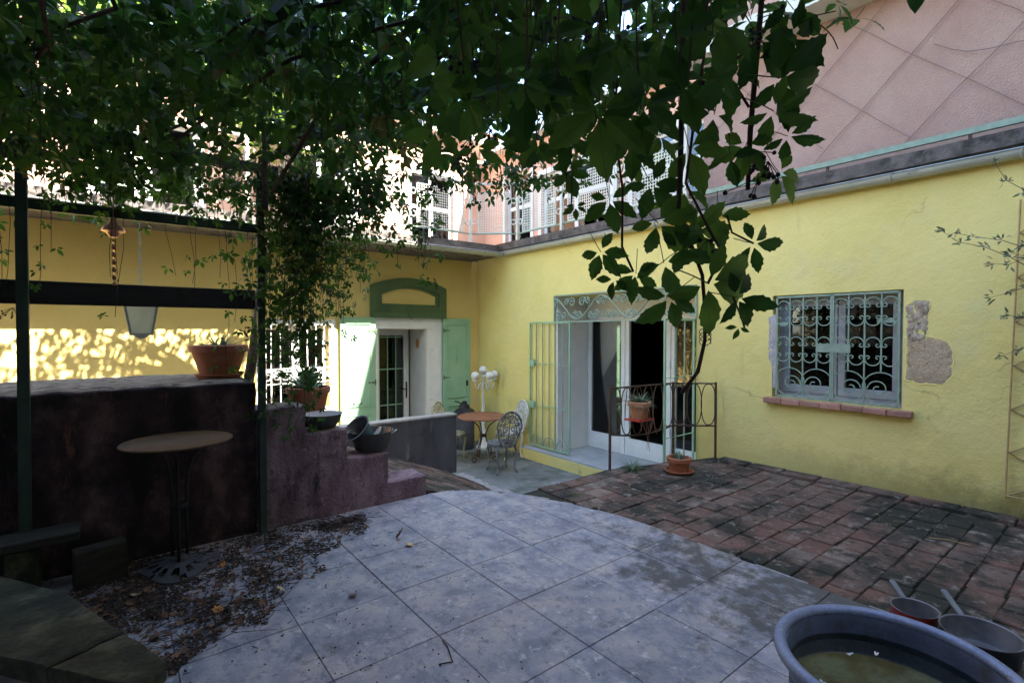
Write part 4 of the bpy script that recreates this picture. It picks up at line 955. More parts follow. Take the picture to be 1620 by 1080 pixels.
# ================================================================== CAST CHAIRS
def chair(label, mat, loc, rz):
    t = thing("garden_chair", label, "chair", (0, 0, 0), "cast garden chairs around the patio table")
    # seat : ring with spokes and concentric hoops
    m = MB(); T = plane((0, 0, .43), (1, 0, 0), (0, 1, 0))
    m.lathe([(.0, .424), (.215, .424), (.225, .432), (.222, .442), (.20, .446), (.18, .44), (0, .436)], (0, 0, 0), 28)
    st = m.build("seat", mat, t); smooth_angle(st, 50)
    m = MB()
    for k in range(8): a = k * math.pi / 4; tubes2(m, plane((0, 0, .442), (1, 0, 0), (0, 1, 0)), spiral((.115 * math.cos(a), .115 * math.sin(a)), .05, .012, 1.2, a, 12), .007, 4)
    m.build("seat_relief", mat, st)
    m = MB().lathe([(.205, .395), (.216, .40), (.216, .424)], (0, 0, 0), 28); m.build("apron", mat, st)
    for k, a in enumerate((45, 135, 225, 315)):
        a = R(a); d = Vector((math.cos(a), math.sin(a), 0))
        pts = [d * r + Vector((0, 0, z)) for r, z in ((.17, .425), (.205, .39), (.225, .33), (.21, .22), (.195, .12), (.205, .05), (.235, .015), (.25, .008))]
        MB().tube(pts, [.024, .026, .022, .015, .012, .012, .016, .013], 7).build("leg", mat, t, smooth=True)
    # back: at +? chair faces +x, back at x=-.2 leaning
    lean = .16; e2 = Vector((-lean, 0, 1)).normalized(); o_ = Vector((-.205, 0, .43))
    T = plane(o_, (0, 1, 0), e2)
    m = MB(); ow, oh, zc = .205, .27, .235
    ring = [(ow * math.cos(a) * (1.0 if math.sin(a) > 0 else .86), zc + oh * math.sin(a)) for a in [2 * math.pi * i / 36 for i in range(36)]]
    tubes2(m, T, ring, .015, 6, True); bk = m.build("backrest", mat, t, smooth=True)
    m = MB()
    ring2 = [(.16 * math.cos(a) * (1.0 if math.sin(a) > 0 else .86), zc + .215 * math.sin(a)) for a in [2 * math.pi * i / 30 for i in range(30)]]
    tubes2(m, T, ring2, .007, 4, True)
    for i in range(18):
        a = 2 * math.pi * i / 18; kx = 1.0 if math.sin(a) > 0 else .86
        tubes2(m, T, spiral((.182 * kx * math.cos(a), zc + .243 * math.sin(a)), .026, .008, 1.1, a, 9), .0075, 4)
    for sg in (-1, 1):
        for (cx, cz, r0, tt, st_) in ((.055, .36, .055, 1.5, 0), (.07, .245, .06, 1.6, 1), (.05, .12, .05, 1.5, 2), (.11, .31, .035, 1.2, 2), (.105, .17, .035, 1.2, 0), (.03, .43, .025, 1.1, 1), (.03, .05, .025, 1.1, 3)):
            tubes2(m, T, spiral((sg * cx, cz), r0, .010, tt, st_ + (0 if sg > 0 else math.pi), 16, sg), .010, 5)
    tubes2(m, T, [(0, .03), (0, .45)], .009, 5)
    m.build("openwork", mat, bk)
    for sg in (-1, 1): MB().tube([T((sg * .13, .03)), o_ + Vector((.03, sg * .13, -.005))], .013, 6).build("back_support", mat, t)
    t.location = loc; t.rotation_euler = (0, 0, rz); return t
chair("weathered grey cast chair with lacy back turned towards the terrace", "cast_weathered", (4.56, 6.02, ZP), R(80))
chair("white cast chair with lacy oval back against the yellow wall", "cast_white", (5.16, 6.62, ZP), R(172))
chair("yellowed cast chair half hidden behind the end of the grey wall", "cast_mossy", (4.33, 7.06, ZP), R(-62))

# ================================================================== GLOBE LAMP
lc = Vector((5.2, 7.42, ZP))
lm = thing("globe_lamp", "white four-globe garden lamp post in the corner of the patio", "lamp", lc)
o = MB().lathe([(.13, 0), (.13, .03), (.09, .06), (.07, .14), (.05, .2), (.055, .3), (.035, .36), (.03, .44), (.045, .48), (.03, .52), (.024, .8), (.022, 1.02), (.032, 1.06), (.04, 1.12), (.03, 1.18), (.024, 1.26), (.05, 1.29), (.05, 1.32), (0, 1.33)], lc, 20).build("column", "cast_white", lm); smooth_angle(o, 50)
MB().lathe([(0, -.072)] + [(.074 * math.sin(math.pi * i / 12), -.074 * math.cos(math.pi * i / 12)) for i in range(1, 12)] + [(0, .072)], lc + Vector((0, 0, 1.40)), 20).build("globe", "globe_glass", lm, smooth=True)
for k, a in enumerate((195, 265, 345)):
    a = R(a); d = Vector((math.cos(a), math.sin(a), 0)); T = plane(lc, d, (0, 0, 1)); m = MB()
    tubes2(m, T, [(.02, 1.13), (.07, 1.17), (.11, 1.15), (.13, 1.09), (.17, 1.07), (.205, 1.10), (.215, 1.17), (.215, 1.22)], .012, 6)
    ar = m.build("arm", "cast_white", lm, smooth=True); c = lc + d * .215
    MB().lathe([(.03, 1.215), (.048, 1.225), (.048, 1.245), (.03, 1.25)], c, 14).build("cup", "cast_white", ar)
    MB().lathe([(0, -.072)] + [(.072 * math.sin(math.pi * i / 12), -.072 * math.cos(math.pi * i / 12)) for i in range(1, 12)] + [(0, .072)], c + Vector((0, 0, 1.315)), 20).build("globe", "globe_glass", lm, smooth=True)
# covered canister
cc = Vector((4.93, 7.62, ZP))
cn = thing("canister", "dark grey canister with black lid and spout beside the green shutter", "canister", cc)
o = MB().lathe([(.0, 0), (.17, 0), (.18, .02), (.18, .58), (.165, .62), (0, .62)], cc, 24).build("body", "cast_iron_grey", cn); smooth_angle(o)
o = MB().lathe([(.19, .62), (.19, .66), (.15, .70), (.10, .72), (.09, .78), (.05, .80), (.045, .84), (0, .85)], cc, 24).build("lid", "enamel_black", cn); smooth_angle(o)
MB().tube([cc + Vector(p) for p in ((-.06, 0, .80), (-.13, 0, .84), (-.2, 0, .86))], .012, 6).build("spout", "enamel_black", cn)

# ================================================================== IRON RAILING ON THE TERRACE EDGE
ra = thing("iron_railing", "rusty brown iron railing of interlaced loops at the brick terrace edge", "railing", (4.8, 3.4, 0))
RP = [Vector((4.07, 3.50, 0)), Vector((5.04, 3.40, 0)), Vector((5.40, 3.08, 0))]
for p in RP: MB().bar(p + Vector((0, 0, -.02)), p + Vector((0, 0, .86)), .02, .02, (1, 0, 0)).build("post", "iron_brown", ra)
for a, b in zip(RP[:-1], RP[1:]):
    d = (b - a); L = d.length; d.normalize(); T = plane(a, d, (0, 0, 1)); sag = .05 if L > .8 else 0
    MB().bar(a + Vector((0, 0, .845)), b + Vector((0, 0, .845)), .024, .014).build("rail", "iron_brown", ra)
    m = MB(); tubes2(m, T, [(L * i / 14, .36 - sag * math.sin(math.pi * i / 14)) for i in range(15)], .010, 5); m.build("rail", "iron_brown", ra, smooth=True)
    n = max(2, round(L / .155))
    for k in range(n):
        c = L * (k + .5) / n; lo = .37 - sag * math.sin(math.pi * c / L); m = MB(); hw = L / n * .72
        pts = [(c + hw * .72 * math.copysign(abs(math.cos(t)) ** .8, math.cos(t)), (lo + .84) / 2 + (.84 - lo) / 2 * math.sin(t)) for t in [2 * math.pi * i / 26 for i in range(26)]]
        pts = [(min(max(p[0], .01), L - .01), p[1]) for p in pts]
        tubes2(m, T, pts, .0065, 5, True); m.build("loop", "iron_brown", ra, smooth=True)

# ================================================================== POTS
def pot_mesh(c, r, h, rb=None, wall=.014, n=28, lipw=.012, liph=.04):
    rb = rb or r * .68; c = Vector(c)
    return MB().lathe([(0, 0), (rb, 0), (r - .004, h - liph), (r + lipw, h - liph), (r + lipw + .002, h - .004), (r + lipw - .004, h), (r - wall, h), (rb * .9 + (r - rb) * .7, h * .72), (0, h * .72)], c, n)
def soil_disc(c, r, z): return MB().lathe([(0, z + .006), (r * .6, z + .008), (r, z)], Vector(c), 18)
def saucer(c, r): return MB().lathe([(0, 0), (r * .85, 0), (r, .028), (r - .012, .03), (r * .83, .012), (0, .011)], Vector(c), 28)
def blades(c, n, L, wd, up, mat, name, parent, curl=.5, seg=5, fold=True):
    m = MB(); c = Vector(c)
    for k in range(n):
        a = random.uniform(0, 2 * math.pi); d = Vector((math.cos(a), math.sin(a), 0)); el = random.uniform(*up); l_ = L * random.uniform(.6, 1.1); sd = Vector((-d.y, d.x, 0)); p = c + d * random.uniform(0, .03); kk = len(m.v)
        for i in range(seg + 1):
            t = i / seg; ww = wd * (1 - t ** 2.2) * (0.75 + .5 * math.sin(math.pi * min(1, t * 1.5))) ; e_ = el - curl * t
            if i: p = p + (d * math.cos(e_) + Vector((0, 0, math.sin(e_)))) * (l_ / seg)
            m.v += [tuple(p - sd * ww + Vector((0, 0, ww * .5))), tuple(p), tuple(p + sd * ww + Vector((0, 0, ww * .5)))]
        for i in range(seg):
            q = kk + i * 3; m.f += [(q, q + 1, q + 4, q + 3), (q + 1, q + 2, q + 5, q + 4)]
    return m.build(name, mat, parent, smooth=True)
# big pot on the tall wall
c = PY(347, 586, 4.42); c.z = 1.092
p1 = thing("flower_pot", "large weathered terracotta pot on its saucer atop the tall pink wall", "pot", c)
smooth_angle(pot_mesh(c + Vector((0, 0, .012)), .185, .235, .125, liph=.05).build("pot", "terracotta", p1)); smooth_angle(saucer(c, .165).build("saucer", "terracotta", p1))
soil_disc(c, .17, .185).build("soil", "soil", p1); blades(c + Vector((0, 0, .19)), 60, .20, .008, (.4, 1.5), "herb_leaf", "foliage", p1)
# agave pot
c = Vector((1.33, 4.44, .672)); q = PY(488, 640, 4.44); c.x = q.x
p2 = thing("flower_pot", "terracotta pot of pointed aloe leaves behind the enamel bowl on the steps", "pot", c)
smooth_angle(pot_mesh(c, .165, .30, .11, liph=.05).build("pot", "terracotta", p2)); soil_disc(c, .15, .25).build("soil", "soil", p2)
blades(c + Vector((0, 0, .25)), 44, .33, .021, (.25, 1.4), "agave_leaf", "foliage", p2, curl=.35)
# enamel bowl on the upper step
def bowl(c, r, h, rb, ri=.012):
    return MB().lathe([(0, 0), (rb, 0), (rb + (r - rb) * .75, h * .55), (r, h - .006), (r + .008, h), (r - ri + .006, h - .002), (rb + (r - rb) * .7, h * .55), (rb * .9, .012), (0, .010)], Vector(c), 36)
c = PY(511, 660, 4.14); c.z = .672
b1 = thing("enamel_bowl", "shallow dark enamel bowl with pale inside on the pink steps", "bowl", c)
smooth_angle(MB().lathe([(0, 0), (.095, 0), (.125, .04), (.145, .10), (.152, .106)], c, 36).build("body", "enamel_dark", b1)); smooth_angle(MB().lathe([(.152, .106), (.155, .11), (.146, .108), (.120, .045), (.09, .010), (0, .010)], c, 36).build("lining", "enamel_pale", b1))
# zinc basin with crockery
c = PY(588, 700, 4.15); c.z = .425
b2 = thing("zinc_basin", "dark zinc basin with side handles heaped with crockery on the lower step", "basin", c)
smooth_angle(MB().lathe([(0, 0), (.125, 0), (.14, .02), (.178, .155), (.186, .162), (.186, .168), (.174, .166), (.135, .025), (0, .015)], c, 40).build("body", "enamel_dark", b2))
for sg in (-1, 1):
    d = Vector((math.cos(R(-38 + 180 * (sg < 0))), math.sin(R(-38 + 180 * (sg < 0))), 0)); s_ = Vector((-d.y, d.x, 0))
    MB().tube([c + d * .180 + s_ * -.05 + Vector((0, 0, .15)), c + d * .205 + s_ * -.04 + Vector((0, 0, .165)), c + d * .205 + s_ * .04 + Vector((0, 0, .165)), c + d * .180 + s_ * .05 + Vector((0, 0, .15))], .006, 6).build("handle", "zinc", b2)
d = Vector((math.cos(-YAW), math.sin(-YAW), 0))
Mt = Matrix.Rotation(R(32), 3, 'X') @ Matrix.Rotation(R(-10), 3, 'Y')
Mz = Matrix.Rotation(-YAW, 3, 'Z'); Mt = Mz @ Matrix.Rotation(R(38), 3, 'X') @ Matrix.Rotation(R(-28), 3, 'Y')
c2 = c + d * -.045 + Vector((0, 0, .10))
b3 = thing("ceramic_bowl", "deep teal pot with a grey inside tipped in the zinc basin", "pot", c2)
smooth_angle(MB().lathe([(0, 0), (.075, 0), (.082, .02), (.115, .13), (.13, .14)], c2, 32, M=Mt).build("body", "teal_enamel", b3)); smooth_angle(MB().lathe([(.13, .14), (.133, .148), (.118, .145), (.078, .03), (0, .02)], c2, 32, M=Mt).build("lining", "pan_inside", b3))
for k, (dd, mat_, tl, lb) in enumerate(((.035, "enamel_pale", 50, "pale enamel plate standing on edge in the zinc basin"), (.075, "enamel_dark", 48, "dark plate standing between pale ones in the zinc basin"), (.105, "terracotta_pale", 42, "terracotta dish leaning on the rim of the zinc basin"))):
    cp = c + d * dd + Vector((0, 0, .05)); Mp = Mz @ Matrix.Rotation(R(20), 3, 'X') @ Matrix.Rotation(R(-tl), 3, 'Y')
    pl_ = smooth_angle(MB().lathe([(0, 0), (.06, 0), (.09, .012), (.105, .022), (.105, .027), (.088, .018), (.06, .007), (0, .007)], cp + Vector((0, 0, .045)), 30, M=Mp).build("plate", mat_)); tag(pl_, lb, "plate")
# square-ish pot on the railing
c = Vector((4.40, 3.38, .50))
p3 = thing("railing_pot", "pale terracotta pot of grey herbs resting on a red tray at the railing", "pot", c)
m = MB().box(c + Vector((-.13, -.10, -.005)), c + Vector((.13, .10, .012))); bevel(m.build("tray", "enamel_red", p3), .004)
smooth_angle(pot_mesh(c + Vector((0, 0, .013)), .11, .18, .082, liph=.045).build("pot", "terracotta_pale", p3)); soil_disc(c, .10, .15).build("soil", "soil", p3)
blades(c + Vector((0, 0, .15)), 130, .20, .007, (.3, 1.5), "herb_leaf", "foliage", p3, curl=.9)
for sg in (-.09, .09): MB().tube([c + Vector((sg, -.09, -.008)), c + Vector((sg, .115, -.008)), c + Vector((sg, .115, .10)), c + Vector((sg, .09, .345))], .005, 5).build("hanger", "iron_brown", p3)
for k in range(7):
    q = c + Vector((random.uniform(-.09, .09), -.105, .13)); pts = [q]
    for i in range(9): q = q + Vector((random.gauss(0, .012), random.gauss(-.002, .008), -.055)); pts.append(q)
    MB().tube(pts[:random.randint(5, 10)], .0022, 4).build("trailing_stem", "dry_leaf", p3)
# pot on the bricks
c = PZ(1074, 747, 0.0); c.z = 0.002
p4 = thing("flower_pot", "small terracotta pot on a saucer on the brick terrace by the railing", "pot", c)
smooth_angle(pot_mesh(c + Vector((0, 0, .012)), .112, .145, .085, liph=.042).build("pot", "terracotta", p4)); smooth_angle(saucer(c, .145).build("saucer", "terracotta", p4)); soil_disc(c, .1, .115).build("soil", "soil", p4)
blades(c + Vector((0, 0, .12)), 46, .15, .006, (.3, 1.5), "herb_leaf", "foliage", p4, curl=.7)
gt = blades((4.22, 3.32, 0), 90, .20, .0035, (.25, 1.3), "herb_leaf", "grass_tuft", None, curl=.8)
V = gt.data.vertices
for v in V: v.co.x *= 1.0
tag(gt, "tuft of thin grass growing at the brick edge under the railing", "grass")

# ================================================================== TUB AND SAUCEPANS
c = Vector((1.955, 0.494, 0.0)); rr = .325; hz = .39
tu = thing("zinc_tub", "big round blue-grey metal tub holding a little dirty water", "tub", c)
smooth_angle(MB().lathe([(0, .0), (rr * .80, 0), (rr * .82, .01), (rr - .02, hz - .03)], c, 72).build("body", "tub_blue", tu), 50)
MB().tube([c + Vector(((rr) * math.cos(a), (rr) * math.sin(a), hz - .016)) for a in [2 * math.pi * i / 72 for i in range(72)]], .021, 12, True).build("rim", "tub_blue", tu, smooth=True)
smooth_angle(MB().lathe([(rr - .022, hz - .02), (rr - .03, hz - .05), (rr * .915, .24), (rr * .88, .232)], c, 72).build("inside", "tub_inside", tu), 50)
MB().lathe([(0, .222), (rr * .4, .226), (rr * .885, .233)], c, 48).build("bottom", "tub_bottom", tu, smooth=True)
MB().lathe([(rr * .936, .305), (.0005, .305)], c, 64).build("water", "water", tu)
for (dx_, dy_, s_) in ((.07, .15, .014), (.14, .09, .012), (-.16, .15, .009)):
    q = c + Vector((dx_, dy_, .308)); m = MB()
    for k in range(3): a = random.uniform(0, 6.28); m.tube([q, q + Vector((math.cos(a) * s_, math.sin(a) * s_, .006))], [.004, .002], 5)
    f_ = m.build("petal", "window_white"); tag(f_, "tiny white petal floating on the water in the tub", "petal", "petals floating in the tub")
def saucepan(name, label, c, r, h, hang, hl, matb, hcol):
    c = Vector(c); t = thing(name, label, "saucepan", c)
    smooth_angle(MB().lathe([(0, 0), (r * .86, 0), (r * .93, .01), (r, h - .004), (r + .004, h)], c, 44).build("body", matb, t)); smooth_angle(MB().lathe([(r + .004, h), (r + .003, h + .003), (r - .004, h), (r * .93 - .004, .02), (r * .85, .006), (0, .006)], c, 44).build("lining", "pan_inside", t))
    d = Vector((math.cos(hang), math.sin(hang), .12)).normalized(); s_ = Vector((-d.y, d.x, 0)).normalized(); n_ = d.cross(s_)
    p = c + Vector((math.cos(hang), math.sin(hang), 0)) * r + Vector((0, 0, h - .02))
    m = MB(); T = lambda u, v, wz: p + d * u + s_ * v + n_ * wz
    ou = [(0, .011), (.03, .010), (.05, .012), (hl - .01, .014), (hl, .008)]
    for zz in (-.006, .006): m.v += [tuple(T(u, v, zz)) for u, v in ou] + [tuple(T(u, -v, zz)) for u, v in reversed(ou)]
    n = len(ou) * 2; m.f += [tuple(range(n)), tuple(reversed(range(n, 2 * n)))] + [(i, n + i, n + (i + 1) % n, (i + 1) % n) for i in range(n)]
    h_ = bevel(m.build("handle", hcol, t), .003)
    m = MB(); c1 = T(hl - .022, 0, -.0065); m.obox(c1, d * .009, s_ * .004, n_ * .0012); m.build("hanging_hole", "enamel_black", h_)
    return t
def hang_ang(a, b): return math.atan2(b[1] - a[1], b[0] - a[0])
c = PZ(1447, 962, .085); e = PZ(1413, 912, .12); c.z = .001
saucepan("saucepan", "small red enamel saucepan beside the big tub", c, .095, .088, hang_ang(c, e), .19, "enamel_red", "handle_grey")
pr_ = c
c = PZ(1551, 1000, .10); e = PZ(1490, 921, .14); c.z = .001
saucepan("saucepan", "wide black saucepan with grey inside beside the red one", c, .142, .10, hang_ang(c, e), .24, "enamel_black", "handle_grey")

# ================================================================== OLD SLAB, PLANK AND BLOCK
def slab(pxs, zt, th, mat, name, par=None):
    P = [PZ(x, y, zt) for x, y in pxs]; m = MB().prism([(p.x, p.y) for p in P], zt - th, zt, .006); o = m.build(name, mat, par); return o
sb = thing("stone_bench", "mossy broken stone slab bench low in the shade", "bench", (-.15, 2.75, 0))
P = [PZ(265, 1043, .27), PZ(108, 938, .27), PZ(-120, 880, .27), PZ(-250, 985, .27), PZ(215, 1085, .27)]
def ccw(p):
    a = sum(p[i][0] * p[(i + 1) % len(p)][1] - p[(i + 1) % len(p)][0] * p[i][1] for i in range(len(p))); return p if a > 0 else p[::-1]
cut = 0.42
A = P[0].lerp(P[1], .38); Bm = P[4].lerp(P[3], .26)
o = MB().prism(ccw([(p.x, p.y) for p in (P[0], A, Bm, P[4])]), .20, .268, .008).build("slab", "mossy_stone", sb); roughen(o, .007, 5, 9, .05)
o = MB().prism(ccw([(p.x, p.y) for p in (A.lerp(Bm, .02) + Vector((-.006, .006, 0)), P[1], P[2], P[3], Bm + Vector((-.006, .006, 0)))]), .20, .275, .008).build("slab", "mossy_stone", sb); roughen(o, .007, 5, 9, .05)
for t_ in (.15, .75):
    q = P[0].lerp(P[2], t_).lerp(P[4].lerp(P[3], t_), .5); o = MB().box((q.x - .11, q.y - .09, 0), (q.x + .11, q.y + .09, .199)).build("support", "mossy_stone", sb); roughen(o, .006, 4, 8, .08)
q = PZ(160, 912, 0)
o = MB().obox((q.x, 3.72, .115), Vector((.115, .03, 0)), Vector((-.008, .03, .008)), Vector((0, -.02, .112))).build("stone_block", "old_wood"); roughen(o, .004, 4, 9, .06)
tag(o, "grey weathered board end propped on the littered floor by the pink wall", "board")
pk = thing("plank_shelf", "old plank on a short block lying against the pink wall in deep shade", "plank", (-.75, 3.8, 0))
bevel(MB().obox((-.68, 3.80, .30), Vector((.52, -.01, .01)), Vector((0, .11, 0)), Vector((0, 0, .022))).build("plank", "old_wood", pk), .006)
for xx in (-1.0, -.4): bevel(MB().box((xx - .07, 3.73, 0), (xx + .07, 3.87, .266)).build("support", "mossy_stone", pk), .008)

# ================================================================== LANTERN AND ORNAMENT
c = PY(223, 508, 4.12); c.z = 1.395
ln = thing("lantern", "pale metal lantern with glass sides hanging below the black beam", "lantern", c)
hexa = lambda r, z, k0=0: [c + Vector((r * math.cos(R(45 + 90 * k)), r * math.sin(R(45 + 90 * k)), z)) for k in range(4)]
b0, b1_ = hexa(.078, .03), hexa(.125, .24)
for k in range(4):
    MB().bar(b0[k], b1_[k], .012, .012, (1, 0, 0)).build("bar", "lantern_metal", ln)
    k2 = (k + 1) % 4; MB().bar(b0[k], b0[k2], .012, .014).build("bar", "lantern_metal", ln); MB().bar(b1_[k], b1_[k2], .014, .014).build("bar", "lantern_metal", ln)
    m = MB(); nn = ((b0[k] + b0[k2]) / 2 - c); nn.z = 0; nn.normalize(); nn *= .002
    q = [b0[k], b0[k2], b1_[k2], b1_[k]]; m.add([p_ - nn for p_ in q] + [p_ + nn for p_ in q], [(0, 1, 2, 3), (7, 6, 5, 4), (0, 4, 5, 1), (1, 5, 6, 2), (2, 6, 7, 3), (3, 7, 4, 0)]); m.build("pane", "lantern_glass", ln)
MB().lathe([(0, 0), (.02, .005), (.04, .022), (.06, .028), (.06, .032), (0, .032)], c, 12).build("base", "lantern_metal", ln)
MB().lathe([(.15, .245), (.13, .262), (.065, .31), (.055, .325), (.03, .335), (0, .338)], c, 4).build("cap", "lantern_metal", ln)
MB().lathe([(.012, .03), (.012, .15), (.006, .16), (0, .16)], c, 8).build("candle", "window_white", ln)
m = MB(); z = c.z + .335; k = 0
while z < 2.56:
    T = plane((c.x, c.y, z + .018), (1, 0, 0) if k % 2 else (0, 1, 0), (0, 0, 1)); tubes2(m, T, [(.008 * math.cos(a), .02 * math.sin(a)) for a in [2 * math.pi * i / 8 for i in range(8)]], .0025, 4, True); z += .032; k += 1
m.tube([(c.x, c.y, z - .02), (c.x, c.y, 2.60)], .002, 4); m.build("chain", "lantern_metal", ln)
c = PY(180, 395, 3.85)
om = thing("spiral_ornament", "twisted copper wind spinner hanging from the pergola rail", "ornament", (c.x, c.y, 1.72))
m = MB(); nn = 60
for i in range(nn + 1):
    z = 1.72 + .27 * i / nn; a = i / nn * 6 * math.pi; r_ = .011; m.v += [(c.x + r_ * math.cos(a), c.y + r_ * math.sin(a), z), (c.x - r_ * math.cos(a), c.y - r_ * math.sin(a), z)]
for i in range(nn): m.f.append((2 * i, 2 * i + 1, 2 * i + 3, 2 * i + 2))
m.build("ribbon", "copper", om)
MB().lathe([(0, 2.0), (.02, 2.005), (.035, 2.03), (.06, 2.04), (.05, 2.06), (.02, 2.09), (.012, 2.12), (0, 2.125)], (c.x, c.y, 0), 12).build("crown", "copper", om)
MB().tube([(c.x, c.y, 2.12), (c.x, c.y, 2.58)], .002, 4).build("cord", "copper", om)

# ================================================================== CANE TRELLIS ON THE RIGHT
ct = thing("cane_trellis", "thin cane lattice fixed to the yellow wall beside the olive", "trellis", (5.46, .4, .1))
y1 = PX(1596, 780, 5.47).y; 
MB().tube([(5.47, y1 + .02, .14), (5.47, y1 - .03, 2.45)], .007, 5).build("cane", "cane", ct)
MB().tube([(5.455, y1 + .02, .16), (5.455, y1 - .8, .16)], .006, 5).build("cane", "cane", ct)
for k in range(7):
    z0 = .16 + k * .34
    MB().tube([(5.475, y1 + .01 - k * .007, z0), (5.475, y1 - .55, z0 + .36)], .006, 5).build("cane", "cane", ct); MB().tube([(5.485, y1 + .01 - k * .007, z0 + .34), (5.485, y1 - .55, z0)], .006, 5).build("cane", "cane", ct)

# ================================================================== VIRGINIA CREEPER
def leaflet(hi, droop=.16, fold=.22):
    """outline of one toothed leaflet along +y, length 1; returns verts, faces (folded along the midrib)"""
    n = 11 if hi else 4; mid = []; Lf = []; Rt = []
    for i in range(n + 1):
        t = i / n
        wd = 0.265 * (math.sin(math.pi * t ** .92) ** 1.2) if 0 < t < 1 else 0.0
        if hi and 0.28 < t < .97: wd *= 1.08 if i % 2 else 0.92
        dr = -droop * t * t; yo = (.035 if (hi and i % 2 and t > .28) else 0)
        mid.append((0, t, dr)); Lf.append((-wd, t + yo, dr + wd * fold)); Rt.append((wd, t + yo, dr + wd * fold))
    V = mid + Lf[1:-1] + Rt[1:-1]; m = n + 1; q = n - 1; F = []
    for i in range(n):
        a, b = i, i + 1
        la = None if i == 0 else m + i - 1; lb = None if b == n else m + b - 1
        ra_ = None if i == 0 else m + q + i - 1; rb_ = None if b == n else m + q + b - 1
        F.append(tuple(x for x in (a, b, lb, la) if x is not None)); F.append(tuple(x for x in (a, ra_, rb_, b) if x is not None))
    return np.array(V, float), F
def leaf_template(hi, seed):
    r = random.Random(seed); V = []; F = []; UV = []
    nl = 5 if r.random() < .8 else 3
    angs = [-112, -55, 0, 55, 112] if nl == 5 else [-75, 0, 75]; lens = [.62, .9, 1.0, .9, .62] if nl == 5 else [.8, 1.0, .8]
    for a, L in zip(angs, lens):
        LV, LF = leaflet(hi, r.uniform(.02, .42), r.uniform(.05, .5))
        a = R(a + r.uniform(-10, 10)); L *= r.uniform(.85, 1.1); ti = r.uniform(-.4, .3); tw = r.uniform(-.45, .45)
        P = LV * L * np.array([r.uniform(.82, 1.05), 1, 1]); P[:, 1] += .12
        Mx = np.array(Matrix.Rotation(a, 3, 'Z') @ Matrix.Rotation(ti, 3, 'X') @ Matrix.Rotation(tw, 3, 'Y'))
        k = sum(len(v) for v in V); V.append(P @ Mx.T); F += [tuple(i + k for i in f) for f in LF]; UV += [(v[0], v[1]) for v in LV]
    V = np.concatenate(V)
    if hi:   # petiole
        m = MB().tube([(0, .02, 0), (0, -.3, .05), (0, -.75, .22)], .012, 4); k = len(V); V = np.concatenate([V, np.array(m.v)]); F += [tuple(i + k for i in f) for f in m.f]; UV += [(0, 0)] * len(m.v)
        LUV.append(UV)
    return V, F
LUV = []
HI = [leaf_template(True, s_) for s_ in range(8)]; LO = [leaf_template(False, 50 + s_) for s_ in range(8)]
leaves = []      # (pos, 3x3 axes (columns x,y(tip),z(normal)), scale)
def frame(tip, nrm):
    y_ = Vector(tip).normalized(); z_ = Vector(nrm); z_ = (z_ - y_ * z_.dot(y_))
    if z_.length < 1e-4: z_ = y_.orthogonal()
    z_.normalize(); x_ = y_.cross(z_); return Matrix((x_, y_, z_)).transposed()
rg = random.Random(5)
def rv(s_=1.0): return Vector((rg.gauss(0, s_), rg.gauss(0, s_), rg.gauss(0, s_)))
def add_leaf(p, tip, nrm, sc): leaves.append((Vector(p), frame(tip, nrm), sc))
CP = [(-4.1, -1.6), (1.9, -1.6), (1.88, .2), (1.86, .9), (2.15, 1.75), (1.75, 2.7), (1.45, 4.05), (-4.1, 4.3)]
def inpoly(x, y, P):
    c_ = False; n = len(P)
    for i in range(n):
        (x1, y1_), (x2, y2_) = P[i], P[(i + 1) % n]
        if (y1_ > y) != (y2_ > y) and x < (x2 - x1) * (y - y1_) / (y2_ - y1_) + x1: c_ = not c_
    return c_
# roof of the pergola: several layers, clumped
cnt = 0
while cnt < 13500:
    x, y = rg.uniform(-4.1, 2.2), rg.uniform(-1.6, 4.3)
    if not inpoly(x, y, CP): continue
    dn = noise.noise(Vector((x * 1.3, y * 1.3, 4.0)))
    if dn < -.38 and rg.random() < .6: continue
    z = 2.62 + .10 * dn + rg.gauss(0.10, .13) + (.30 * max(0, noise.noise(Vector((x * .8, y * .8, 9)))) if y > 1.5 else 0)
    if y > 2.6 and rg.random() < .35: z += abs(rg.gauss(0, .32))
    z = max(z, 2.40)
    add_leaf((x, y, z), rv() + Vector((0, 0, -.5)), Vector((0, 0, 1)) + rv(.55), rg.uniform(.06, .115)); cnt += 1
STR = []      # stems as polylines
def strand(top, length, spread=.1, dens=14, sc=(.045, .085), sway=None, face=None):
    p = Vector(top); pts = [p.copy()]; n = max(3, int(length / .07)); dr = Vector((0, 0, -1)); hv = rv(.25); hv.z = 0
    for i in range(n):
        dr = (Vector((0, 0, -1)) + hv * (.35 * math.sin(i * .45 + top[0] * 7)) + rv(.10) + (Vector(sway) * (1 - i / n) if sway else Vector())).normalized()
        p = p + dr * (length / n); pts.append(p.copy())
        for k in range(max(0, int(rg.gauss(dens * length / n, .7)))):
            a = rg.uniform(0, 2 * math.pi); d = Vector((math.cos(a), math.sin(a), rg.uniform(-.5, .35)))
            q = p + d * rg.uniform(.02, spread)
            nrm = d * .5 + Vector((0, 0, .55)) + rv(.4)
            if face is not None: nrm = Vector(face) * .9 + rv(.38)
            add_leaf(q, d * .45 + Vector((0, 0, -.8)) + rv(.35), nrm, rg.uniform(*sc) * (1 - .35 * i / n))
    STR.append(pts); return pts
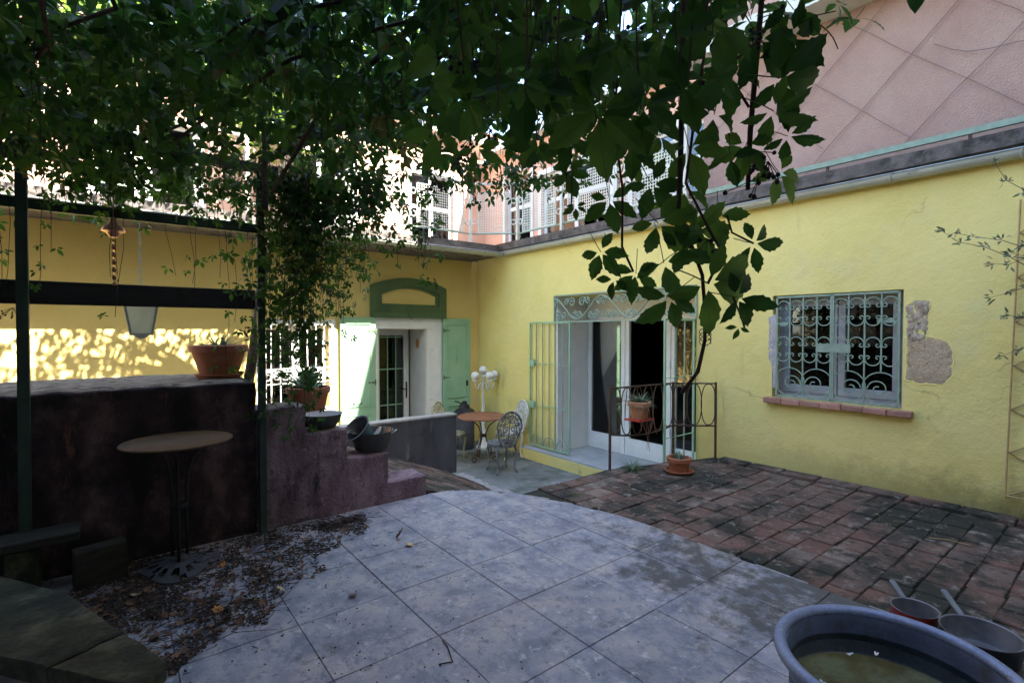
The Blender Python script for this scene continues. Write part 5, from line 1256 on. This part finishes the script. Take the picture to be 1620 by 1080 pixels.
# curtain along the far edge
for k in range(185):
    x = rg.uniform(-1.7, 1.5); y = 4.0 + rg.uniform(-.35, .15) - max(0, x - .9) * .9
    L = rg.uniform(.25, .75) if x > .75 else rg.uniform(.12, .5)
    strand((x, y, 2.62), L, .13, 20, (.05, .09))
for k in range(60):   # unseen strands added beside the terrace to block light from the open side
    strand((rg.uniform(-2.6, -2.0), rg.uniform(-1.4, 3.9), 2.6), rg.uniform(1.2, 2.3), .16, 20, (.07, .11))
for k in range(26):   # longer thin ones in front of the yellow wall
    x = rg.uniform(-1.3, .8); strand((x, 3.9 + rg.uniform(-.15, .1), 2.5), rg.uniform(.6, 1.15), .09, 9, (.04, .07))
for k in range(88):   # dense column round the second post
    x = rg.gauss(1.12, .19); strand((x, 3.86 + rg.uniform(-.25, .15), 2.6), rg.uniform(.9, 1.95) if x < 1.12 else rg.uniform(.5, 1.2), .14, 17, (.045, .08))
for k in range(60):   # right-hand far fringe
    t = rg.random(); a, b = Vector((1.45, 3.9, 0)), Vector((2.15, 1.9, 0)); q = a.lerp(b, t) + rv(.1); strand((q.x, q.y, 2.6), rg.uniform(.2, .85 if t < .4 else .32), .13, 20, (.05, .085))
strand((-.62, 3.7, 2.6), 1.5, .08, 9, (.04, .06)); strand((-.5, 3.75, 2.6), 1.3, .08, 10, (.04, .06)); strand((-.75, 3.6, 2.6), 1.1, .1, 14, (.04, .07))
# near hanging curtain, close to the camera
FC = -_F
near_rows = 0
for k in range(58):
    px = rg.uniform(540, 1150); t = rg.uniform(.85, 1.75)
    bot = 120 + 110 * math.exp(-((px - 930) / 170) ** 2) + 0 + rg.uniform(-80, 45)
    if px < 700: bot = rg.uniform(40, 260); t = rg.uniform(1.3, 2.4)
    tp_ = PT(px, bot, t); L = max(.15, 2.62 - tp_.z)
    strand((tp_.x, tp_.y, 2.62), L, .10, 11, (.055, .095), face=FC)
for k in range(135):    # middle distance over the left part
    px = rg.uniform(-20, 620); t = rg.uniform(1.6, 3.0); bot = rg.uniform(30, 290); tp_ = PT(px, bot, t)
    if tp_.y > 4.0: continue
    strand((tp_.x, tp_.y, 2.64), max(.12, 2.64 - tp_.z), .12, 17, (.055, .10))
# individually placed leaves seen near the lens: (px, py, leaflet px, roll deg, distance)
NL = [(950, 398, 50, 150, 1.15), (971, 442, 31, 200, 1.15), (1006, 432, 50, 185, 1.15), (964, 316, 50, 170, 1.2), (1192, 385, 57, 100, 1.1), (1135, 342, 52, 175, 1.15),
      (1120, 448, 100, 120, 1.0), (1169, 517, 22, 190, 1.05), (911, 327, 22, 180, 1.2), (1040, 352, 68, 140, 1.1), (1252, 57, 70, 130, 1.05), (1232, 123, 86, 95, 1.05),
      (1223, 175, 72, 120, 1.05), (1155, 248, 46, 180, 1.1), (1232, 273, 57, 140, 1.1), (1157, 117, 68, 180, 1.1), (1000, 227, 62, 190, 1.1), (897, 270, 42, 170, 1.2),
      (850, 213, 64, 200, 1.15), (948, 177, 96, 180, 1.0), (753, 233, 46, 130, 1.3), (1050, 415, 60, 170, 1.12), (1075, 395, 62, 60, 1.1), (1085, 300, 55, 200, 1.15),
      (1030, 290, 60, 150, 1.15), (1060, 470, 62, 225, 1.02), (1165, 470, 64, 100, 1.0), (1100, 365, 60, 90, 1.12), (1245, 215, 55, 110, 1.1), (1255, 15, 60, 140, 1.05),
      (1200, 60, 80, 150, 1.05), (1130, 180, 70, 190, 1.1), (1180, 230, 60, 200, 1.1), (1090, 235, 66, 170, 1.1), (900, 215, 60, 185, 1.1), (1020, 165, 80, 190, 1.0), (1080, 130, 80, 170, 1.0),
      (830, 130, 95, 190, 1.0), (900, 110, 95, 160, 1.0), (760, 150, 80, 200, 1.1), (985, 95, 90, 175, 1.0), (690, 205, 62, 190, 1.25), (720, 160, 70, 170, 1.2), (860, 60, 90, 180, 1.0), (945, 40, 90, 195, 1.0), (1045, 60, 90, 165, 1.0), (1130, 40, 85, 170, 1.0), (780, 60, 80, 185, 1.1), (700, 90, 80, 185, 1.15)]
for (px, py, lp_, roll, t) in NL:
    p = PT(px, py, t); d = ray(px, py).normalized(); a = R(roll)
    up_ = _U * math.cos(a) + _R * math.sin(a)
    add_leaf(p, up_ + d * rg.uniform(-.25, .25), -d + rv(.22), lp_ / FPX * t * .98)
# hand-placed stems
def pxpath(l_, t): return [PT(x, y, t) for x, y in l_]
main_stems = [(pxpath([(1082, -60), (1080, 100), (1076, 280), (1072, 350), (1095, 391), (1111, 435), (1115, 487), (1115, 539), (1104, 588), (1078, 622)], 1.12), [.007, .006, .006, .005, .0042, .004, .004, .004, .0042, .0045]),
              (pxpath([(1208, -60), (1205, 0), (1195, 117), (1187, 207), (1183, 300)], 1.12), [.0065, .0062, .006, .006, .005]),
              (pxpath([(1120, -50), (1115, 80), (1100, 180), (1085, 290), (1120, 360), (1140, 395), (1138, 412), (1120, 448)], 1.1), .003),
              (pxpath([(1205, 60), (1170, 90), (1120, 115), (1160, 130), (1185, 170)], 1.12), .003),
              (pxpath([(985, -40), (978, 90), (972, 200), (985, 300), (984, 390), (1002, 430)], 1.18), .0028),
              (pxpath([(900, 230), (905, 270), (904, 322)], 1.2), .0022), (pxpath([(1150, 340), (1158, 368), (1192, 385)], 1.1), .0022),
              (pxpath([(1160, 470), (1172, 500), (1178, 518)], 1.03), .002), (pxpath([(1298, 40), (1310, 50), (1318, 60), (1326, 78)], 1.05), .0011), (pxpath([(1262, 40), (1290, 25), (1322, 18)], 1.05), .0012)]
cr = thing("virginia_creeper", "dense Virginia creeper hanging from the pergola with dark berries", "creeper", (2.05, -1.1, 0))
for P_, r_ in main_stems: MB().tube(P_, r_, 6).build("stem", "vine_stem", cr, smooth=True)
# woody trunk up a rear post and thick limbs along the pergola
MB().tube([(2.05, -1.10, 0), (2.0, -1.12, .5), (2.06, -1.1, 1.1), (2.0, -1.1, 1.7), (1.95, -1.0, 2.3), (1.7, -.6, 2.68), (1.2, .6, 2.72), (1.0, 2.0, 2.72), (.9, 3.6, 2.7)], [.03, .028, .026, .025, .024, .022, .02, .016, .010], 7).build("stem", "bark", cr, smooth=True)
for k in range(16):
    p = Vector((rg.uniform(-1.5, 1.2), 3.9, 2.62)); pts = [p]; 
    for i in range(10):
        p = p + Vector((rg.gauss(.05, .12), -.42, rg.gauss(0, .05))); p.z = min(max(p.z, 2.5), 2.75)
        if not inpoly(p.x, p.y, CP): break
        pts.append(p.copy())
    if len(pts) > 2: MB().tube(pts, [.010 - .0005 * i for i in range(len(pts))], 5).build("stem", "bark", cr, smooth=True)
for (a_, b_) in (((430, 305), (560, 95)), ((150, 60), (40, 150)), ((405, 120), (420, 330))):
    pa, pb = PT(*a_, 3.1), PT(*b_, 2.6); MB().tube([pa, pa.lerp(pb, .5) + rv(.03), pb], [.012, .013, .014], 6).build("stem", "bark", cr, smooth=True)
m = MB()
for pts in STR: m.tube(pts[::2] if len(pts) > 6 else pts, .0018, 3, cap=False)
m.build("tendrils", "vine_stem", cr, kind="stuff")
# curled tendril
m = MB(); cc_ = PT(1113, 535, 1.12)
m.tube([cc_ + _R * (.013 * math.cos(a) + .004) + _U * (.012 * math.sin(a) * 1.0 + a * .0016 - .012) for a in [i * .45 for i in range(44)]], .0009, 4); m.build("tendril_curl", "vine_stem", cr)
# choose the 300 leaves that show largest as single parts
score = []
for i, (p, M_, s_) in enumerate(leaves):
    q = proj(p)
    score.append(s_ / q[2] if q and -30 < q[0] < 1650 and -30 < q[1] < 1110 else 0)
order = sorted(range(len(leaves)), key=lambda i: -score[i]); top = set(order[:300])
# drop leaves that would sit right on the lens
HM = []
for (V, F), UV_ in zip(HI, LUV):
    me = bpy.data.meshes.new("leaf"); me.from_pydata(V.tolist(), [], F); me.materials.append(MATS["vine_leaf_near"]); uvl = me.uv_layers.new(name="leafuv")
    for lp__ in me.loops: uvl.data[lp__.index].uv = UV_[lp__.vertex_index]
    me.update(); me.polygons.foreach_set("use_smooth", [True] * len(me.polygons)); me.set_sharp_from_angle(angle=R(16)); HM.append(me)
cl = worldloc(cr)
for i in order[:300]:
    p, M_, s_ = leaves[i]
    o = bpy.data.objects.new("leaf", HM[i % 8]); COL.objects.link(o); o.parent = cr
    o.matrix_local = Matrix.Translation(p - cl) @ M_.to_4x4() @ Matrix.Scale(s_, 4)
def leaf_mesh(idx, name, mat, parent, origin, tmpl=LO, kind="stuff"):
    by = {}
    for i in idx: by.setdefault(i % len(tmpl), []).append(i)
    VV = []; LOOPS = []; TOT = []; base = 0
    for t_, ids in by.items():
        V, F = tmpl[t_]; nv = len(V)
        A = np.array([np.array(leaves[i][1]) * leaves[i][2] for i in ids]); P_ = np.array([tuple(leaves[i][0]) for i in ids]) - np.array(origin)
        X = np.einsum('nij,vj->nvi', A, V) + P_[:, None, :]
        VV.append(X.reshape(-1, 3)); fl = np.concatenate([np.array(f) for f in F]); ft = np.array([len(f) for f in F])
        off = base + np.arange(len(ids)) * nv
        LOOPS.append((fl[None, :] + off[:, None]).ravel()); TOT.append(np.tile(ft, len(ids))); base += nv * len(ids)
    V = np.concatenate(VV); Lp = np.concatenate(LOOPS); T_ = np.concatenate(TOT); st = np.concatenate([[0], np.cumsum(T_)[:-1]])
    me = bpy.data.meshes.new(name); me.vertices.add(len(V)); me.vertices.foreach_set("co", V.ravel()); me.loops.add(len(Lp)); me.loops.foreach_set("vertex_index", Lp.astype(np.int32))
    me.polygons.add(len(T_)); me.polygons.foreach_set("loop_start", st.astype(np.int32)); me.polygons.foreach_set("loop_total", T_.astype(np.int32)); me.update(); me.validate()
    me.materials.append(MATS[mat]); o = bpy.data.objects.new(name, me); COL.objects.link(o); o.parent = parent
    o.location = Vector(origin) - (worldloc(parent) if parent else Vector()); o["kind"] = kind; return o
rest = [i for i in order[300:] if (leaves[i][0] - _C).length > .55]
old = [i for i in rest if i % 37 == 0]; rest = [i for i in rest if i % 37]
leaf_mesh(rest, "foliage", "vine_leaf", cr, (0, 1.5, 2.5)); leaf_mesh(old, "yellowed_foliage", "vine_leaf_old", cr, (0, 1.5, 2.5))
# berries
def berries(c, r, n, rad):
    r = r * .8
    m = MB(); c = Vector(c)
    for k in range(n):
        p = c + Vector((rg.gauss(0, r), rg.gauss(0, r), rg.gauss(0, r * .7))); rr_ = rad * rg.uniform(.8, 1.1)
        m.lathe([(0, -rr_)] + [(rr_ * math.sin(math.pi * i / 5), -rr_ * math.cos(math.pi * i / 5)) for i in range(1, 5)] + [(0, rr_)], p, 7); m.tube([p, c.lerp(p, .3) + Vector((0, 0, r)), c + Vector((0, 0, r * 1.4))], .0012, 3)
    return m.build("berry_cluster", "berry", cr, smooth=True)
for (px, py, t, n) in [(745, 230, 1.5, 14), (775, 222, 1.5, 12), (730, 255, 1.5, 10), (1190, 70, 1.08, 8), (1195, 260, 1.1, 9), (1215, 275, 1.1, 7), (1232, 40, 1.05, 7), (1140, 130, 1.1, 8), (1120, 398, 1.1, 6), (985, 70, 1.2, 10), (690, 300, 1.7, 10), (870, 120, 1.3, 10), (1200, 300, 1.1, 6)]: berries(PT(px, py, t), .024, n, .0055)
for k in range(34):
    pts = rg.choice(STR); q = pts[-1 - rg.randrange(max(1, len(pts) // 2))]; berries(q + rv(.04), .035, 12, .006)

# ================================================================== OLIVE SHRUB at the right
ol = thing("olive_shrub", "slender grey-green olive shrub reaching over the cane lattice", "shrub", (5.1, -.15, 0))
MB().tube([(5.1, -.15, -.01), (5.12, -.18, .6), (5.15, -.12, 1.3), (5.2, -.05, 1.9), (5.22, .02, 2.5)], [.022, .019, .015, .011, .006], 6).build("trunk", "bark", ol, smooth=True)
save = leaves; leaves = []
OL = [leaflet(False)]
ov = OL[0][0] * np.array([.55, 1, 1]); OLT = [(ov, OL[0][1])]
brs = []
targets = [PX(1490, 366, 5.2), PX(1515, 372, 5.25), PX(1570, 420, 5.2), PX(1568, 470, 5.2), PX(1585, 560, 5.2), PX(1600, 395, 5.25), PX(1590, 500, 5.25), PX(1570, 258, 5.15)] + [Vector((5.1 + rg.gauss(0, .2), -.2 + rg.gauss(0, .4), rg.uniform(1.6, 3.0))) for _ in range(14)]
for tg_ in targets:
    s0 = Vector((5.16, -.1, rg.uniform(1.2, 2.1))); s0.z = min(s0.z, tg_.z + .1) ; n = 9; pts = [s0.lerp(tg_, i / n) + Vector((0, 0, .08 * math.sin(math.pi * i / n))) + rv(.012) for i in range(n + 1)]
    MB().tube(pts, [.006 - .0005 * i for i in range(n + 1)], 5).build("branch", "bark", ol, smooth=True)
    for i in range(1, n + 1):
        for k in range(9):
            d = (pts[i] - pts[i - 1]).normalized() * .6 + rv(.7); add_leaf(pts[i] + rv(.012), d, rv(), rg.uniform(.035, .055))
leaf_mesh(range(len(leaves)), "foliage", "olive_leaf", ol, (5.1, -.1, 2), OLT); leaves = save

# ================================================================== TREES behind the upper house
def tree(x, y, h, r, label, seed, z0=-1.0, cs=.55, ls=1.0, tr=1.0):
    global leaves
    t = thing("tree", label, "tree", (x, y, z0), "trees behind the houses"); rr_ = random.Random(seed)
    MB().tube([(x, y, z0), (x + .1, y, z0 + h * .3), (x - .1, y + .1, z0 + h * .6), (x, y, z0 + h * .85)], [.24 * tr, .2 * tr, .14 * tr, .05 * tr], 8).build("trunk", "bark", t, smooth=True)
    save = leaves; leaves = []
    cl_ = [Vector((x + rr_.gauss(0, r * .5), y + rr_.gauss(0, r * .5), z0 + h * rr_.uniform(.5, 1.0))) for _ in range(26)]
    m = MB()
    for c in cl_: m.tube([Vector((x, y, z0 + h * .45)), Vector((x, y, z0 + h * .5)).lerp(c, .5) + Vector((0, 0, .2)), c], [.06 * tr, .04 * tr, .015 * tr], 5)
    m.build("limbs", "bark", t)
    for c in cl_:
        for k in range(150): add_leaf(c + Vector((rr_.gauss(0, cs), rr_.gauss(0, cs), rr_.gauss(0, cs * .8))), rv() + Vector((0, 0, -.4)), rv(.7) + Vector((0, 0, .7)), rr_.uniform(.14, .24) * ls)
    leaf_mesh(range(len(leaves)), "crown", "tree_leaf", t, (x, y, z0 + h * .5), OLT2); leaves = save
OLT2 = [(OL[0][0] * np.array([1.1, 1, 1]), OL[0][1])]
tree(3.6, 15.5, 11.5, 3.0, "bright green leafy tree rising behind the pink terrace house roof", 1)
tree(-2.5, 15.0, 10.5, 2.8, "bushy green tree behind the far end of the pink terrace house", 2)
tree(2.3, 9.15, 3.6, .75, "sunlit yellow-green shrubby tree on the roof terrace against the pink house", 4, 2.94, .26, .55, .35)
tree(0.6, 17.0, 12.5, 3.2, "tallest green tree standing between the other two behind the house", 3)

# small tree on the raised bed, its crown mixed with the creeper
st_ = thing("leaning_tree", "leaning dark-trunked tree behind the tall pink wall with leafy crown", "tree", (1.0, 5.6, .2))
ta, tb_ = PY(430, 300, 5.3), PY(562, 95, 5.3)
MB().tube([(ta.x - .28, 5.6, .18), (ta.x - .12, 5.4, 1.5), ta, ta.lerp(tb_, .5), tb_, tb_ + Vector((.25, -.1, .8))], [.05, .045, .042, .04, .036, .015], 8).build("trunk", "bark", st_, smooth=True)
save = leaves; leaves = []; m = MB()
for k in range(60):
    c = Vector((rg.uniform(-.9, 2.75), rg.gauss(5.45, .35), rg.uniform(3.75, 4.9)))
    m.tube([tb_, tb_.lerp(c, .5) + Vector((0, 0, .12)), c], [.022, .014, .005], 4)
    for j in range(48): add_leaf(c + Vector((rg.gauss(0, .22), rg.gauss(0, .22), rg.gauss(0, .17))), rv() + Vector((0, 0, -.5)), rv(.7) + Vector((0, 0, .6)), rg.uniform(.06, .11))
m.build("limbs", "bark", st_); leaf_mesh(range(len(leaves)), "crown", "tree_leaf", st_, (1, 5.4, 4.2), OLT2); leaves = save

# ================================================================== LITTER ON THE TERRACE FLOOR
def dry_leaf_verts(s_, c, rz, curl, tilt):
    o_ = [(-.05, -.5), (.28, -.32), (.42, -.02), (.30, .25), (.42, .34), (.12, .38), (0, .62), (-.14, .36), (-.40, .30), (-.30, .05), (-.40, -.2), (-.2, -.36)]
    M_ = Matrix.Rotation(rz, 3, 'Z') @ Matrix.Rotation(tilt, 3, 'X'); out = []
    for x, y in [(0, 0)] + o_: out.append(Vector(c) + M_ @ Vector((x * s_, y * s_, curl * s_ * (x * x * 2.2 + max(0, y) ** 2))))
    zmin = min(v.z for v in out); out = [v + Vector((0, 0, .002 - zmin)) for v in out]
    return out, [(0, i + 1, (i + 1) % 12 + 1) for i in range(12)]
for (px, py, s_, mt, tl, lb) in [(633, 852, .085, "dry_leaf", .9, "curled dark brown dead leaf lying upright on the stone tiles"), (648, 863, .06, "dry_leaf_pale", .1, "pale yellow dead leaf touching the curled brown leaf"), (558, 943, .05, "dry_leaf", .2, "small dark brown dead leaf alone on a clean tile"), (344, 969, .06, "dry_leaf_orange", .3, "bright orange dead leaf at the edge of the litter"),
          (444, 938, .06, "dry_leaf_pale", .6, "crumpled tan dead leaf where the litter meets the tiles"), (352, 896, .05, "dry_leaf_orange", .2, "faded orange leaf among twigs near the bistro table"), (215, 942, .06, "dry_leaf_pale", .1, "flat yellowish leaf in the litter by the stone bench"), (243, 980, .07, "dry_leaf", .5, "brown pointed leaf on the litter beside the stone bench"), (245, 1010, .06, "dry_leaf", .2, "reddish brown leaf next to the corner of the stone bench")]:
    c = PZ(px, py, 0.0); V, F = dry_leaf_verts(s_, c, rg.uniform(0, 6), .5, tl); o = MB().add(V, F).build("dead_leaf", mt, None, smooth=True); tag(o, lb, "leaf"); md = o.modifiers.new("solid", 'SOLIDIFY'); md.thickness = .0012
POLY = [(130, 905), (260, 870), (420, 835), (530, 815), (590, 822), (570, 850), (500, 880), (520, 905), (440, 935), (420, 990), (330, 1020), (270, 1070), (180, 1000), (100, 960)]
def litter_pt():
    while True:
        px, py = rg.uniform(60, 640), rg.uniform(800, 1075)
        if inpoly(px, py, POLY):
            if rg.random() < .06: px += rg.gauss(0, 70); py += rg.gauss(0, 30)
            p = PZ(px, py, 0)
            if p.y < 3.93: return p
m = MB()
for k in range(330):
    c = litter_pt(); c.z = rg.uniform(.001, .012); V, F = dry_leaf_verts(rg.uniform(.018, .045), c, rg.uniform(0, 6.3), rg.uniform(.1, .8), rg.gauss(0, .3)); m.add(V, F)
ms = MB(); st_s = .016
for i in range(150):
    for j in range(140):
        x, y = -.9 + i * st_s + rg.uniform(-.009, .009), 1.75 + j * st_s + rg.uniform(-.009, .009); q = proj((x, y, 0))
        if not q or y > 3.95 or not inpoly(q[0], q[1], POLY): continue
        nn = noise.noise(Vector((x * 3.1, y * 3.1, 3))) * .6 + noise.noise(Vector((x * 11, y * 11, 5))) * .5 + (y - 2.9) * .22 - (x - .5) * .12
        if nn < .10: continue
        z = .002 + .004 * min(1, nn * 2); h_ = st_s * .5; jx = lambda: rg.uniform(-.008, .008)
        ms.add([(x - h_ + jx(), y - h_ + jx(), .0012), (x + h_ + jx(), y - h_ + jx(), .0012), (x + h_ + jx(), y + h_ + jx(), .0012), (x - h_ + jx(), y + h_ + jx(), .0012), (x + jx(), y + jx(), z)], [(0, 1, 4), (1, 2, 4), (2, 3, 4), (3, 0, 4)])
o = ms.build("soil_crumbs", "soil", None, kind="stuff"); tag(o, "dark crumbly soil spread beneath the fallen leaves and twigs", "soil")
o = m.build("leaf_litter", "dry_leaf", None, smooth=True, kind="stuff"); tag(o, "brown leaf litter strewn over the tiles below the pink wall", "leaf litter")
m = MB()
for k in range(900):
    c = litter_pt(); c.z = rg.uniform(.002, .014); a = rg.uniform(0, 6.3) if k % 14 else rg.gauss(.5, .5); L = rg.uniform(.015, .07) if k % 14 else rg.uniform(.15, .45); d = Vector((math.cos(a), math.sin(a), rg.uniform(-.02, .06)))
    q = c + d * L * .5 + rv(.006 * L * 10); q.z = max(q.z, .003); e = c + d * L; e.z = max(e.z, .002); e.y = min(e.y, 3.96); q.y = min(q.y, 3.96); m.tube([c, q, e], [.0024, .002, .0012], 3)
for (x, y) in [(470, 822), (540, 826), (560, 822), (520, 835), (440, 860)]:
    b0_ = PZ(x, y, 0)
    for k in range(70): c = b0_ + Vector((rg.gauss(0, .05), rg.gauss(0, .04), 0)); c.z = rg.uniform(.002, .03); m.tube([c, c + Vector((rg.gauss(0, .03), rg.gauss(0, .03), rg.uniform(-.002, .008)))], .003, 3)
for k in range(9000):     # fine dark crumbs, clumped
    c = litter_pt()
    if noise.noise(Vector((c.x * 4, c.y * 4, 1.0))) + rg.gauss(0, .18) < -.02: continue
    c.z = rg.uniform(.001, .010); s_ = rg.uniform(.003, .011); a = rg.uniform(0, 6.3); u_ = Vector((math.cos(a), math.sin(a), rg.gauss(0, .3))) * s_; v_ = Vector((-math.sin(a), math.cos(a), rg.gauss(0, .3))) * s_ * .5
    m.add([c - u_, c - v_, c + u_, c + v_, c + Vector((0, 0, s_ * .5))], [(0, 1, 4), (1, 2, 4), (2, 3, 4), (3, 0, 4)])
o = m.build("twig_litter", "twig", None, kind="stuff"); tag(o, "dark twigs and crumbs matted over the tiles beside the bistro table", "twigs")
m = MB()
for k in range(120):      # fallen berries, sparse over the tiles
    px, py = 480 + abs(rg.gauss(0, 190)), rg.uniform(800, 1080)
    c = PZ(px, py, 0); 
    if c.x > 3.0 or c.y > 3.9: continue
    r_ = rg.uniform(.002, .0045); m.lathe([(0, 0), (r_, r_ * .6), (r_ * .8, r_ * 1.3), (0, r_ * 1.6)], c, 6)
o = m.build("fallen_berries", "twig", None, kind="stuff"); tag(o, "tiny dark berries scattered across the pale tiles", "berries")
m = MB()
for k in range(520):      # crumbs, grit and pale bits on the bricks
    c = Vector((rg.uniform(3.3, 5.4), rg.uniform(-.3, 3.2), .004)); 
    if noise.noise(Vector((c.x * 1.5, c.y * 1.5, 2))) < -.05: continue
    a = rg.uniform(0, 6.3); L = rg.uniform(.008, .035); m.tube([c, c + Vector((math.cos(a) * L, math.sin(a) * L, .002))], [.0025, .0012], 3)
o = m.build("moss_crumbs", "dry_leaf", None, kind="stuff"); tag(o, "scraps of twig and grit over the mossy bricks", "grit")
for k, (l_, lb) in enumerate([([(1170, 800), (1172, 818), (1166, 832)], "short curved twig lying on the bricks near the small pot"), ([(700, 1012), (708, 1022), (716, 1046), (694, 1050)], "thin forked twig on the stone tiles"), ([(1470, 850), (1500, 853), (1535, 862)], "thin pale stalk lying across the mossy bricks")]):
    o = MB().tube([PZ(x, y, .006) for x, y in l_], .003, 5).build("twig", "twig" if k != 2 else "cane"); tag(o, lb, "twig")
